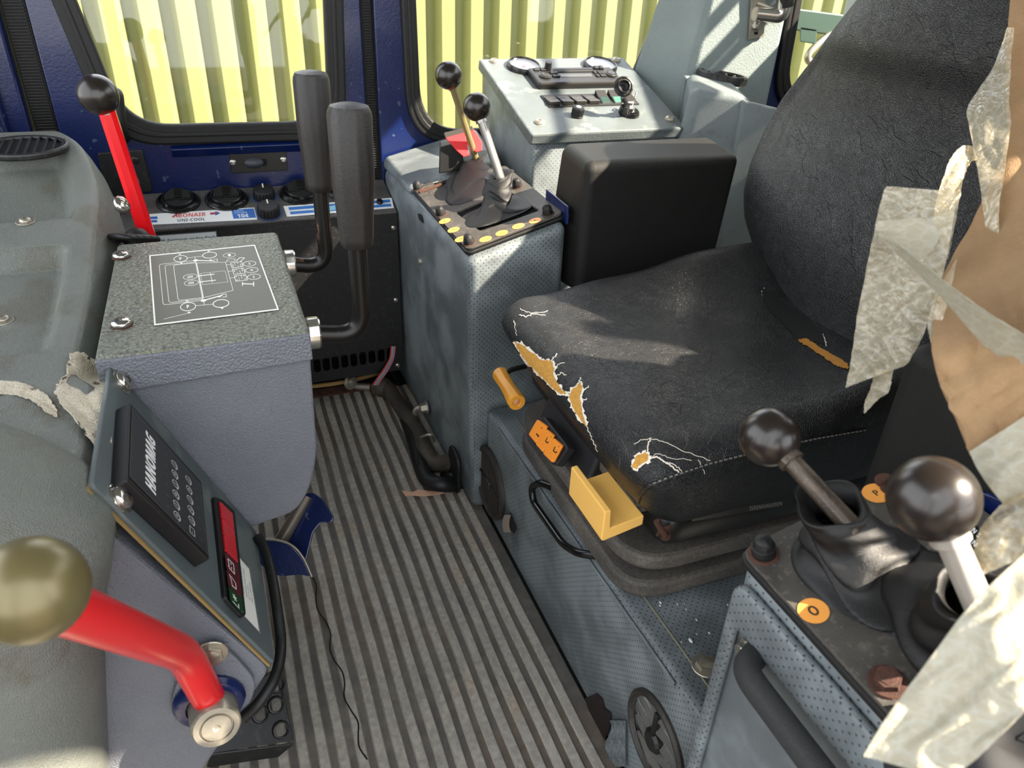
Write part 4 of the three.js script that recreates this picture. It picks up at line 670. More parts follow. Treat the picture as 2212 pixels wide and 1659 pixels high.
// ------------------------------------------------------------------ far lever console
// leather boot: from a rounded rectangle on the plate to a collar, with folds
function boot(base, ex, ez, top, r, amp, k, neck = 0.5) {
  const axis = top.clone().sub(base), n = axis.clone().normalize(), N = 72, L = 34;
  const g = sheet(N, L + 6, (u, vv) => {
    const v = Math.min(1, vv * (L + 6) / L), lip = Math.max(0, vv * (L + 6) - L) / 6, a = u * 2 * Math.PI, c = Math.cos(a), s = Math.sin(a);
    const q = 1 / Math.pow(Math.pow(Math.abs(c), 3.2) + Math.pow(Math.abs(s), 3.2), 1 / 3.2), m = sstep(0, neck, v), rr = lerp(q, 1, m);
    const R = [lerp(ex.length(), r, Math.pow(m, 0.8)), lerp(ez.length(), r, Math.pow(m, 0.8))];
    const env = Math.sin(Math.PI * Math.pow(clamp(v), 0.75)), w1 = Math.sin(3 * a + k + 5 * v), w2 = Math.sin(5 * a - 2.3 * k + 8 * v), w3 = Math.sin(2 * a + 1.7 * k + 21 * v + 1.4 * w1), sharp = (x) => Math.sign(x) * Math.pow(Math.abs(x), 0.6);
    const f = 1 + env * (amp * (0.6 * sharp(w1) + 0.45 * w2) + 0.75 * amp * sharp(w3)) - lip * 0.42;
    const bag = -0.16 * axis.length() * env * (0.5 + 0.5 * Math.sin(2 * a + k));
    const top1 = v > 0.97 ? 1 + 0.1 * (1 - lip) * Math.sin(4 * a + k) : 1;
    return base.clone().addScaledVector(axis, v - 0.16 * lip * lip).addScaledVector(n, bag * (1 - lip)).addScaledVector(ex.clone().normalize(), c * rr * R[0] * f * top1).addScaledVector(ez.clone().normalize(), s * rr * R[1] * f * top1);
  });
  g.userData.keepUV = false; return smooth(flip(g));
}
const orangeLabel = (() => { const m = new Map(); return (s) => { if (!m.has(s)) m.set(s, printed(drawn(128, 128, (g) => { g.fillStyle = '#f0a24a'; g.fillRect(0, 0, 128, 128); g.fillStyle = '#33291d'; g.strokeStyle = '#33291d'; g.lineWidth = 6; if (s === 'O') { g.lineWidth = 9; g.beginPath(); g.ellipse(64, 64, 15, 21, 0, 0, 7); g.stroke(); } else if (s === '<') { g.beginPath(); g.moveTo(30, 84); g.lineTo(90, 84); g.lineTo(40, 44); g.moveTo(64, 44); g.lineTo(96, 60); g.stroke(); } else { g.font = 'bold 50px sans-serif'; g.textAlign = 'center'; g.fillText(s, 64, 80); } }), 0.5)); return m.get(s); }; })();
function disc(parent, pl, x, y, r, s) {
  const c = loc(pl, at(x, y, pl)), N = 28, g = new THREE.CircleGeometry(r, N); g.userData.keepUV = true;
  g.applyMatrix4(new THREE.Matrix4().makeBasis(pl.u, pl.v, pl.n).setPosition(on(pl, c.x, c.y, 0.0006))); return part(parent, 'orange_sticker', g, orangeLabel(s), 'round orange sticker');
}
const CP = plane3(V(0.372, 0.552, -1.128), V(0.55, 0.602, -1.128), V(0.372, 0.552, -1.5));
{
  const t = thing('lever_console', 'far grey perforated-vinyl lever console with black top plate against the wall', 'console'), topY = (x) => 0.546 + 0.281 * (x - 0.372);
  part(t, 'body', hexa([V(0.376, -0.002, -1.757), V(0.56, -0.002, -1.757), V(0.56, -0.002, -1.127), V(0.388, -0.002, -1.127), V(0.368, topY(0.372), -1.757), V(0.555, topY(0.555), -1.757), V(0.555, topY(0.555), -1.128), V(0.372, topY(0.372), -1.128)], 0.018, 5), M.vinylDots);
  part(t, 'padded_top', hexa([V(0.366, 0.54, -1.755), V(0.6, 0.6, -1.755), V(0.57, 0.595, -1.5), V(0.372, 0.545, -1.52), V(0.366, 0.572, -1.755), V(0.6, 0.63, -1.755), V(0.57, 0.616, -1.5), V(0.37, 0.562, -1.52)], 0.014, 4), M.vinylDots);
  const out = [[893, 413], [1010, 546], [1219, 467], [1092, 363]], o = pix(CP, out);
  const s1 = pix(CP, [[934, 396], [974, 452], [1084, 416], [1036, 372]]), s2 = pix(CP, [[986, 466], [1040, 507], [1168, 462], [1100, 420]]);
  part(t, 'gasket', slab(CP, roundShape(grow(o, 0.003), 0.014), 0.008, { h0: -0.006, bevel: 0.003, holes: [roundShape(s1, 0.008), roundShape(s2, 0.008)] }), M.rubber);
  const P1 = lift(CP, 0.007); part(t, 'top_plate', slab(lift(CP, 0.0025), roundShape(o, 0.014), 0.0045, { bevel: 0.001, holes: [roundShape(s1, 0.008), roundShape(s2, 0.008)] }), M.plate);
  part(t, 'slot_well', slab(CP, roundShape(grow(s2, 0.008)), 0.001, { h0: -0.0015 }), M.dark); part(t, 'slot_well', slab(CP, roundShape(grow(s1, 0.008)), 0.001, { h0: -0.0015 }), M.dark);
  for (const [x, y] of [[903, 408], [953, 464], [1014, 526], [1184, 462], [1118, 404]]) { const c = at(x, y, P1); part(t, 'washer', washer(c, CP.n, 0.0118, 0.001), M.rust); part(t, 'bolt_cap', capNut(c, CP.n, 0.0092), M.softBlack); }
  for (const [x, y, s] of [[961, 478, 'E'], [980, 497, 'Y'], [996, 517, 'H'], [1049, 517, '<'], [1084, 504, '<'], [1120, 489, 'L'], [1156, 477, 'A']]) disc(t, P1, x, y, 0.0112, s);
  part(t, 'rusty_strip', pbox(P1, 0.012, 0.062, 0.345, 0.356, 0, 0.004, 0.001), M.rust);
  const B = PZ(-1.16); part(t, 'blue_bracket', slab(PXr(0.552), roundShape(pix(PXr(0.552), [[1179, 408], [1226, 446], [1224, 486], [1178, 436]]), 0.002), 0.004, { bevel: 0.001 }), M.blue);
  const LF = { p: V(0.37, 0.546, -1.128), u: V(0, 0, 1), v: V(-0.027, 0.546, 0).normalize(), n: V(-0.546, -0.027, 0).normalize() };
  part(t, 'bolt', hexHead(at(913, 564, LF), LF.n, 0.0075, 0.009), M.zinc);
  part(t, 'trim_seam', cyl(at(915, 578, lift(LF, 0.003)), at(914, 735, lift(LF, 0.003)), 0.0018, 0.0018, 6), M.vinyl);
  for (const q of [[[903, 462], [908, 461], [913, 476], [914, 482], [906, 474]], [[910, 748], [919, 738], [921, 756], [915, 782], [908, 768]]]) part(t, 'torn_hole', slab(lift(LF, 0.003), roundShape(pix(lift(LF, 0.003), q), 0.002), 0.0012), M.dark);
  part(t, 'bolt', place(panHead, at(915, 753, lift(LF, 0.003)), LF.n, 0.007), M.steel);
  part(t, 'torn_corner', slab(lift(LF, 0.003), roundShape(pix(lift(LF, 0.003), [[988, 1042], [1000, 1050], [1012, 1066], [1016, 1075], [1004, 1085], [1012, 1096], [1000, 1092], [988, 1078]]), 0.002), 0.002), std({ color: 0x1f1712, roughness: 0.9 }));
}
const ironBall = (t, c, r, d) => part(t, 'knob', [ball(c, r, 48, 36), lathe([[0, 0], [r * 1.004, 0], [r * 1.004, 0.0006], [0, 0.0006]], c, d, 48)], M.knob);
function stick(label, c, r, foot, rod, m, bootArgs, group) {
  const t = thing('control_stick', label, 'lever', group), d = c.clone().sub(foot).normalize();
  part(t, 'rod', cyl(foot, c.clone().addScaledVector(d, -r * 0.8), rod, rod * 0.95), m); part(t, 'ferrule', lathe([[0, 0], [rod * 1.3, 0], [rod * 1.25, r * 0.3], [0, r * 0.3]], c.clone().addScaledVector(d, -r * 1.12), d), m);
  ironBall(t, c, r, d); if (bootArgs) part(t, 'boot', boot(...bootArgs), M.boot); return t;
}
{
  const c1 = dep(969, 163, 1.4), c2 = dep(1030, 231, 1.34), f1 = at(1026, 336, PY(0.628)), f2 = at(1078, 376, PY(0.64)), B = lift(CP, 0.006);
  const r1 = 29 / 1600 * 1.4, r2 = 30 / 1600 * 1.34;
  stick('farther control stick of the far console, tarnished brass rod beside red lock tag', c1, r1, f1.clone().addScaledVector(c1.clone().sub(f1).normalize(), -0.04), 0.0066, std({ color: 0x9a8c62, roughness: 0.4, metalness: 0.5 }), [at(1010, 412, B), CP.u.clone().multiplyScalar(0.064), CP.v.clone().multiplyScalar(0.062), f1, 0.026, 0.14, 0.7, 0.85]);
  stick('nearer control stick of the far console, worn silver rod in black boot', c2, r2, f2.clone().addScaledVector(c2.clone().sub(f2).normalize(), -0.04), 0.0085, std({ color: 0xa9a6a0, roughness: 0.3, metalness: 0.8 }), [at(1072, 458, B), CP.u.clone().multiplyScalar(0.066), CP.v.clone().multiplyScalar(0.045), f2, 0.026, 0.16, 2.9, 0.42]);
  const t = thing('lock_tag', 'red rubber locking tag round the farther console stick, on a black bracket', 'tag');
  const q = at(1010, 312, PZ(f1.z)), pl = plane(q, V(0.95, 0.1, 0.15), V(-0.2, 0.85, -0.45));
  part(t, 'tag', [slab(pl, roundShape(pix(pl, [[962, 298], [1004, 286], [1008, 312], [1014, 336], [1002, 340], [986, 326]]), 0.003), 0.004, { bevel: 0.001 }), slab(pl, roundShape(pix(pl, [[1003, 286], [1023, 280], [1041, 308], [1041, 326], [1028, 330], [1020, 322], [1008, 312]]), 0.003), 0.004, { bevel: 0.001 })], M.redRubber);
  part(t, 'clip', slab(lift(pl, -0.002), roundShape(pix(lift(pl, -0.002), [[958, 288], [1020, 273], [1023, 284], [962, 300]]), 0.002), 0.006, { bevel: 0.001 }), std({ color: 0x2a2622, roughness: 0.6 }));
  part(t, 'bracket', hexa([at(948, 362, PZ(-1.55)), at(1000, 352, PZ(-1.55)), at(1000, 366, PZ(-1.5)), at(948, 376, PZ(-1.5)), at(950, 305, PZ(-1.55)), at(1002, 290, PZ(-1.55)), at(1002, 304, PZ(-1.5)), at(950, 318, PZ(-1.5))], 0.003), M.softBlack);
}
// ------------------------------------------------------------------ dial and radio box
const ZR = -1.42, FL = at(1148, 291, PZ(ZR)), FR = at(1486, 266, PZ(ZR)), BL = at(1034, 127, PX(FL.x)), RP = plane3(FL, V(FR.x, FL.y, ZR), BL);
{
  const t = thing('radio_console', 'grey sloping box with two dials, car radio and rocker switches by the window', 'instrument box');
  const o = [loc(RP, FL), loc(RP, V(FR.x, FL.y, ZR)), loc(RP, at(1346, 123, RP)), loc(RP, BL)];
  part(t, 'lid', slab(RP, roundShape(o, 0.006), 0.024, { h0: -0.024, bevel: 0.004 }), M.panel);
  const i = grow(o, -0.01).map((q) => on(RP, q.x, q.y, -0.02)), dn = i.map((q) => V(q.x, 0.3, q.z));
  part(t, 'body', hexa([dn[3], dn[2], dn[1], dn[0], i[3], i[2], i[1], i[0]], 0.01, 4), M.vinylDots);
  for (const [x, y] of [[1068, 134], [1331, 131], [1166, 266], [1447, 258]]) { part(t, 'washer', washer(at(x, y, RP), RP.n, 0.0115, 0.001), M.zinc); screw(t, up1(RP, at(x, y, RP), 0.001), RP.n, 0.0105, M.zinc); }
  const dialFace = (red) => drawn(256, 256, (g) => { g.fillStyle = red ? '#585d5b' : '#7b7f7d'; g.fillRect(0, 0, 256, 256); g.strokeStyle = '#dfe0da'; g.lineWidth = 6; g.beginPath(); g.arc(128, 128, 104, 2.5, 6.9); g.stroke(); for (let a = 2.5; a < 6.91; a += 0.44) { g.beginPath(); g.moveTo(128 + 86 * Math.cos(a), 128 + 86 * Math.sin(a)); g.lineTo(128 + 108 * Math.cos(a), 128 + 108 * Math.sin(a)); g.stroke(); } if (red) { g.fillStyle = '#e9e9e4'; g.fillRect(96, 60, 62, 40); g.fillStyle = '#d2362f'; g.fillRect(122, 84, 20, 54); } else { g.fillStyle = '#e9e9e4'; g.font = 'bold 30px sans-serif'; g.fillText('1/2', 104, 76); } });
  for (const [x, y, red] of [[1131, 146, 1], [1296, 145, 0]]) {
    const c = at(x, y, RP), r = radius(RP, x, y, 37), d = part(t, 'dial', lathe([[r * 0.84, 0], [r, 0], [r, 0.006], [r * 0.95, 0.010], [r * 0.88, 0.011], [r * 0.84, 0.008], [r * 0.84, 0]], c, RP.n, 48), M.blackGloss);
    const g = new THREE.CircleGeometry(r * 0.86, 36); g.userData.keepUV = true; g.applyMatrix4(new THREE.Matrix4().makeBasis(RP.u, RP.v, RP.n).setPosition(up1(RP, c, 0.0015))); part(d, 'dial_face', g, printed(dialFace(red)));
    part(d, 'needle', pbox(plane(up1(RP, c, 0.0035), RP.u.clone().multiplyScalar(0.8).addScaledVector(RP.v, red ? 0.6 : -0.2), RP.v), -0.004, r * 0.62, -0.0009, 0.0009, 0, 0.001, 0.0003, 1), red ? M.red : M.white); part(d, 'needle_hub', lathe([[0, 0], [0.005, 0], [0.004, 0.004], [0, 0.0045]], up1(RP, c, 0.002), RP.n), red ? M.red : M.softBlack);
    part(d, 'dial_glass', lathe([[0, 0.0085], [r * 0.85, 0.0085], [r * 0.85, 0.0075], [0, 0.0075]], c, RP.n, 36), M.glass);
  }
  // the guard rails that throw the two bands across this box
  const guard = things.find((o) => o.name === 'window_guard'), XB = 1.9, ky = SUN.y / SUN.x;
  for (const [x0, y0, x1, y1] of [[1196, 200, 1228, 200], [1420, 224, 1420, 243]]) { const ys = [[x0, y0], [x1, y1]].map(([x, y]) => { const p = at(x, y, RP); return p.y + (XB - p.x) * ky; }).sort((a, b) => a - b); part(guard, 'rail', box(XB - 0.008, XB + 0.008, ys[0] + 0.006, ys[1] - 0.006, -1.8, 0.05, 0.003), M.softBlack); }
  // radio
  const q = (x, y) => { const p = loc(RP, at(x, y, RP)); return [p.x, p.y]; }, [ra, rb] = q(1163, 194), [rc] = q(1338, 182), [, rd] = q(1262, 158), rw = rc - ra, rh = rd - rb;
  const radio = part(t, 'radio', slab(RP, roundShape(vec2([[ra, rb], [rc, rb], [rc, rd], [ra, rd]]), 0.007), 0.016, { h0: -0.001, bevel: 0.004 }), std({ color: 0x1c1b19, roughness: 0.45 }), 'black car radio with cassette slot');
  const rp = lift(RP, 0.0152), bx = (n, a, b, c, d, h, m, lb) => part(radio, n, pbox(rp, ra + rw * a, ra + rw * b, rb + rh * c, rb + rh * d, -0.001, h, 0.0012, 2), m, lb);
  bx('cassette_slot', 0.27, 0.76, 0.72, 0.84, 0.0004, M.dark); bx('slot_lip', 0.26, 0.78, 0.66, 0.71, 0.002, M.black); bx('display', 0.3, 0.68, 0.34, 0.54, 0.0006, std({ color: 0x3a3a36, roughness: 0.25 }));
  for (let i = 0; i < 2; i++) { bx('button', 0.05 + i * 0.075, 0.11 + i * 0.075, 0.76, 0.9, 0.003, M.softBlack); bx('button', 0.205, 0.255, 0.34 + i * 0.2, 0.46 + i * 0.2, 0.003, M.softBlack); bx('button', 0.255, 0.29, 0.34 + i * 0.2, 0.46 + i * 0.2, 0.003, M.softBlack); bx('button', 0.72, 0.755, 0.32 + i * 0.2, 0.46 + i * 0.2, 0.003, M.softBlack); bx('button', 0.77, 0.84, 0.32 + i * 0.2, 0.46 + i * 0.2, 0.003, M.softBlack); bx('button', 0.77 + i * 0.06, 0.82 + i * 0.06, 0.78, 0.94, 0.005, M.softBlack); }
  for (const [a, b] of [[0.125, 0.42], [0.915, 0.46]]) part(radio, 'dial_button', lathe([[0, 0], [0.014, 0], [0.014, 0.003], [0.012, 0.0042], [0.0115, 0.003], [0.010, 0.003], [0.0095, 0.0046], [0, 0.005]], on(rp, ra + rw * a, rb + rh * b, 0), RP.n, 30), std({ color: 0x24221f, roughness: 0.4 }));
  part(radio, 'tuning_knob', cyl(on(rp, ra + rw * 0.215, rb + rh * 0.85, 0), on(rp, ra + rw * 0.215, rb + rh * 0.85, 0.017), 0.0082, 0.0074), M.softBlack);
  // rocker switches
  const [sa, sb] = q(1186, 233), [sc] = q(1382, 228), [, sd] = q(1260, 205); part(t, 'switch_frame', slab(RP, roundShape(vec2([[sa, sb], [sc, sb], [sc, sd], [sa, sd]]), 0.002), 0.003, { h0: -0.0005, bevel: 0.0008 }), M.softBlack);
  const sw = (sc - sa) / 7, tone = [std({ color: 0x2a2824, roughness: 0.4 }), std({ color: 0x1f3b33, roughness: 0.35 }), std({ color: 0x3f7f5f, roughness: 0.35 })];
  for (let k = 0; k < 7; k++) {
    const a = sa + sw * (k + 0.1), b = sa + sw * (k + 0.9), lo = sb + (sd - sb) * 0.1, hi = sb + (sd - sb) * 0.92, mid = (lo + hi) / 2 + 0.002, P = (x, y, h) => on(RP, x, y, h);
    const s = part(t, 'rocker_switch', [hexa([P(a, mid, 0.002), P(b, mid, 0.002), P(b, lo, 0.002), P(a, lo, 0.002), P(a, mid, k > 3 ? 0.008 : 0.006), P(b, mid, k > 3 ? 0.008 : 0.006), P(b, lo, k > 3 ? 0.003 : 0.011), P(a, lo, k > 3 ? 0.003 : 0.011)], 0.0012), hexa([P(a, hi, 0.002), P(b, hi, 0.002), P(b, mid, 0.002), P(a, mid, 0.002), P(a, hi, k > 3 ? 0.013 : 0.003), P(b, hi, k > 3 ? 0.013 : 0.003), P(b, mid, 0.0065), P(a, mid, 0.0065)], 0.0012)], k > 3 && k < 6 ? M.softBlack : tone[0]);
    if (k > 3 && k < 6) part(s, 'lens', hexa([P(a + 0.003, mid - 0.003, 0.006), P(b - 0.003, mid - 0.003, 0.006), P(b - 0.003, lo + 0.003, 0.002), P(a + 0.003, lo + 0.003, 0.002), P(a + 0.003, mid - 0.003, 0.0082), P(b - 0.003, mid - 0.003, 0.0082), P(b - 0.003, lo + 0.003, 0.0042), P(a + 0.003, lo + 0.003, 0.0042)], 0.0006), tone[k - 3]);
  }
  const kc = at(1246, 251, RP), kn = part(t, 'turn_knob', lathe([[0, 0], [0.013, 0], [0.0132, 0.003], [0.0125, 0.004], [0.0125, 0.018], [0.0112, 0.0205], [0, 0.021]], kc, RP.n, 32), M.softBlack), kr = [];
  for (let i = 0; i < 26; i++) { const a = i / 26 * 6.283, d = RP.u.clone().multiplyScalar(Math.cos(a)).addScaledVector(RP.v, Math.sin(a)).multiplyScalar(0.0125).add(kc); kr.push(cyl(up1(RP, d, 0.004), up1(RP, d, 0.018), 0.0007, 0.0007, 5)); } part(kn, 'knurling', kr, M.softBlack);
  part(kn, 'knob_mark', lathe([[0, 0.0211], [0.0055, 0.0211], [0.0055, 0.0215], [0, 0.0215]], kc, RP.n, 16), M.white);
  const ic = at(1360, 247, RP), ig = part(t, 'ignition_switch', lathe([[0, 0], [0.021, 0], [0.0215, 0.003], [0.0195, 0.008], [0.0175, 0.0085], [0.0165, 0.011], [0.011, 0.0115], [0.0095, 0.013], [0, 0.013]], ic, RP.n, 40), M.blackGloss);
  part(ig, 'lock_barrel', lathe([[0, 0.013], [0.0085, 0.013], [0.008, 0.016], [0, 0.0165]], ic, RP.n, 24), M.chrome);
  const dc = at(1346, 188, plane(at(1350, 236, lift(RP, 0.02)), V(1, 0, 0), V(0, 1, 0.1))), dn2 = EYE.clone().sub(dc).normalize().add(V(0.25, 0.2, 0)).normalize();
  part(ig, 'dust_cap', lathe([[0, 0], [0.02, 0], [0.021, 0.004], [0.018, 0.006], [0.0165, 0.004], [0.014, 0.004], [0.0138, 0.011], [0.0115, 0.0118], [0.010, 0.004], [0.004, 0.003], [0, 0.006]], dc, dn2, 40), M.black);
  const hg = at(1352, 225, plane(at(1350, 236, lift(RP, 0.02)), V(1, 0, 0), V(0, 1, 0.1))); part(ig, 'cap_hinge', [cyl(hg.clone().add(V(-0.011, 0.003, 0)), hg.clone().add(V(0.012, 0.004, 0)), 0.004, 0.004, 12), cyl(dc.clone().add(V(0.002, -0.02, 0)), hg, 0.006, 0.007, 10), cyl(hg, ic.clone().addScaledVector(RP.n, 0.006).add(V(-0.016, 0, 0)), 0.0095, 0.012, 12)], M.black);
  part(ig, 'hinge_pin', cyl(hg.clone().add(V(-0.013, 0.003, 0.003)), hg.clone().add(V(0.014, 0.004, 0.003)), 0.0022, 0.0022, 10), M.chrome);
  const key = thing('ignition_key', 'flat metal key standing in the ignition switch', 'key'), kb = up1(RP, ic, 0.016), kt = at(1374, 198, PZ(kb.z - 0.004)), kd = kt.clone().sub(kb).normalize(), ku = kd.clone().cross(V(0.9, 0.2, 0.35)).normalize(), kp = { p: kb, u: ku, v: kd, n: ku.clone().cross(kd) }, l = kb.distanceTo(kt);
  part(key, 'blade', slab(kp, roundShape(vec2([[-0.0035, 0], [0.0035, 0], [0.0035, l * 0.4], [-0.0035, l * 0.4]]), 0.0005), 0.002, { bevel: 0.0004 }), M.chrome);
  const bow = roundShape(vec2([[-0.0045, l * 0.36], [0.0045, l * 0.36], [0.009, l * 0.55], [0.008, l * 0.98], [-0.008, l * 0.98], [-0.009, l * 0.55]]), 0.004); bow.holes.push(new THREE.Path(ring2(0, l * 0.84, 0.003, 14))); part(key, 'bow', slab(kp, bow, 0.0022, { bevel: 0.0005 }), M.chrome);
}
// ------------------------------------------------------------------ armrests either side of the seat
function armrest(label, q) { return solo('armrest', label, 'armrest', hexa(q, 0.017, 6), M.armrest, 'black box armrests of the operator seat'); }
{
  const A = PZ(-1.1), n = [[1246, 640], [1548, 560], [1603, 336], [1268, 352]].map(([x, y]) => at(x, y, A)), yT = n[3].y, f0 = at(1212, 307, PY(yT + 0.002)), f1 = at(1532, 292, PY(n[2].y + 0.004));
  armrest('black box armrest on the far side of the seat, sunlit on top', [V(n[0].x - 0.02, n[0].y, f0.z + 0.02), V(n[1].x - 0.02, n[1].y, f1.z + 0.02), n[1], n[0], f0, f1, n[2], n[3]]);
}
// ------------------------------------------------------------------ storage bin with round vent at the rear corner
{
  const t = thing('storage_bin', 'moulded grey plastic storage bin with round black vent behind the radio box', 'bin'), zf = -1.42, F = PZ(zf), c = (x, y, z = zf) => at(x, y, PZ(z));
  const z1 = -1.345, z2 = -1.26, kb = c(1482, 182, -1.59), tl = c(1494, 187), tr = c(1628, 212, z1), y = tl.y, bl = c(1462, 300), e = c(1740, 240, z2), bk = c(1612, 161, -1.585), be = c(1740, 166, -1.585), ex = e.x + 0.06;
  part(t, 'tank', hexa([V(kb.x - 0.02, 0.36, -1.59), V(tr.x, 0.36, -1.59), V(tr.x, 0.36, z1), V(bl.x - 0.04, 0.36, zf), V(kb.x, y + 0.004, -1.59), V(Math.max(tr.x - 0.005, kb.x + 0.12), y - 0.006, -1.59), V(tr.x, tr.y, z1), V(tl.x, y, zf)], 0.018, 5), M.bin);
  part(t, 'front_wall', hexa([V(tr.x - 0.02, 0.36, z1 - 0.02), V(ex, 0.36, z2 - 0.014), V(ex, 0.36, z2), V(tr.x - 0.02, 0.36, z1 - 0.006), V(tr.x - 0.02, tr.y - 0.004, z1 - 0.02), V(ex, e.y - 0.02, z2 - 0.014), V(ex, e.y - 0.02, z2), V(tr.x - 0.02, tr.y - 0.004, z1 - 0.006)], 0.006, 4), M.bin);
  part(t, 'back_wall', hexa([V(tr.x - 0.02, 0.36, -1.592), V(ex, 0.36, -1.592), V(ex, 0.36, -1.578), V(tr.x - 0.02, 0.36, -1.578), V(tr.x - 0.02, bk.y, -1.592), V(ex, be.y, -1.592), V(ex, be.y, -1.578), V(tr.x - 0.02, bk.y, -1.578)], 0.005, 3), M.bin);
  part(t, 'bin_floor', box(tr.x - 0.01, ex, 0.5, 0.51, -1.58, z1 - 0.01, 0.003), M.bin);
  const TPl = plane3(V(tl.x, y, zf), V(tr.x, tr.y, z1), V(tl.x + 0.01, y + 0.004, -1.59)), vc = at(1556, 177, TPl), r = radius(TPl, 1556, 177, 54);
  const v = part(t, 'round_vent', lathe([[r * 0.8, 0], [r, 0], [r, 0.017], [r * 0.97, 0.02], [r * 0.86, 0.02], [r * 0.82, 0.016], [r * 0.8, 0.016]], vc, TPl.n, 56), M.black, 'round black ribbed vent'), ticks = [];
  for (let i = 0; i < 70; i++) { const a = i / 70 * 6.283, d = TPl.u.clone().multiplyScalar(Math.cos(a)).addScaledVector(TPl.v, Math.sin(a)).multiplyScalar(r * 1.003).add(vc); ticks.push(cyl(up1(TPl, d, 0.003), up1(TPl, d, 0.017), r * 0.018, r * 0.018, 5)); } part(v, 'knurling', ticks, M.black);
  part(v, 'vent_well', lathe([[0, 0.006], [r * 0.82, 0.006]], vc, TPl.n), M.dark);
  const c0 = loc(TPl, vc); for (let i = -2; i <= 2; i++) { const x = c0.x + i * r * 0.34, w = r * 0.78 * Math.sqrt(1 - (i * 0.34) ** 2); part(v, 'vane', hexa([on(TPl, x, c0.y + w, 0.008), on(TPl, x + r * 0.05, c0.y + w, 0.008), on(TPl, x + r * 0.05, c0.y - w, 0.008), on(TPl, x, c0.y - w, 0.008), on(TPl, x + r * 0.12, c0.y + w, 0.0175), on(TPl, x + r * 0.22, c0.y + w, 0.0175), on(TPl, x + r * 0.22, c0.y - w, 0.0175), on(TPl, x + r * 0.12, c0.y - w, 0.0175)], 0.002), M.black); }
}
solo('foam_sheet', 'brown foam sheet in the gap between far armrest and backrest', 'foam', box(0.85, 1.3, -0.002, 0.36, -1.4, -1.12, 0.02, 3), std({ map: T.card, color: 0x9a7c50, roughness: 0.95 }));
// ------------------------------------------------------------------ grab rail bracket on the rear post
{
  const t = thing('grab_rail', 'steel grab rail bracket with black sleeve bolted to the rear post', 'handrail'), B = PZ(-1.598), zb = -1.598;
  part(t, 'mounting_plate', slab(B, roundShape(pix(B, [[1624, -60], [1654, -60], [1648, 78], [1645, 80], [1615, 86]]), 0.002), 0.005, { bevel: 0.001 }), M.zinc);
  const e = (x, y, d) => at(x, y, PZ(zb + d)); part(t, 'slot', slab(lift(B, 0.005), roundShape(pix(lift(B, 0.005), [[1629, 60], [1637, 60], [1637, 75], [1629, 75]]), 0.003), 0.0008), M.dark);
  part(t, 'bolt', hexHead(at(1634, 56, lift(B, 0.005)), V(0, 0, 1), 0.0095, 0.012), M.steel);
  part(t, 'arm', bent([e(1634, 30, 0.004), e(1692, 36, 0.03), e(1697, -80, 0.03)], 0.0165, 0.022), M.chrome); part(t, 'brace', bent([e(1634, 8, 0.006), e(1680, 22, 0.02)], 0.005, 0.01), M.zinc);
  part(t, 'sleeve', cyl(e(1696, 14, 0.03), e(1698, -120, 0.03), 0.0195), M.softBlack);
}
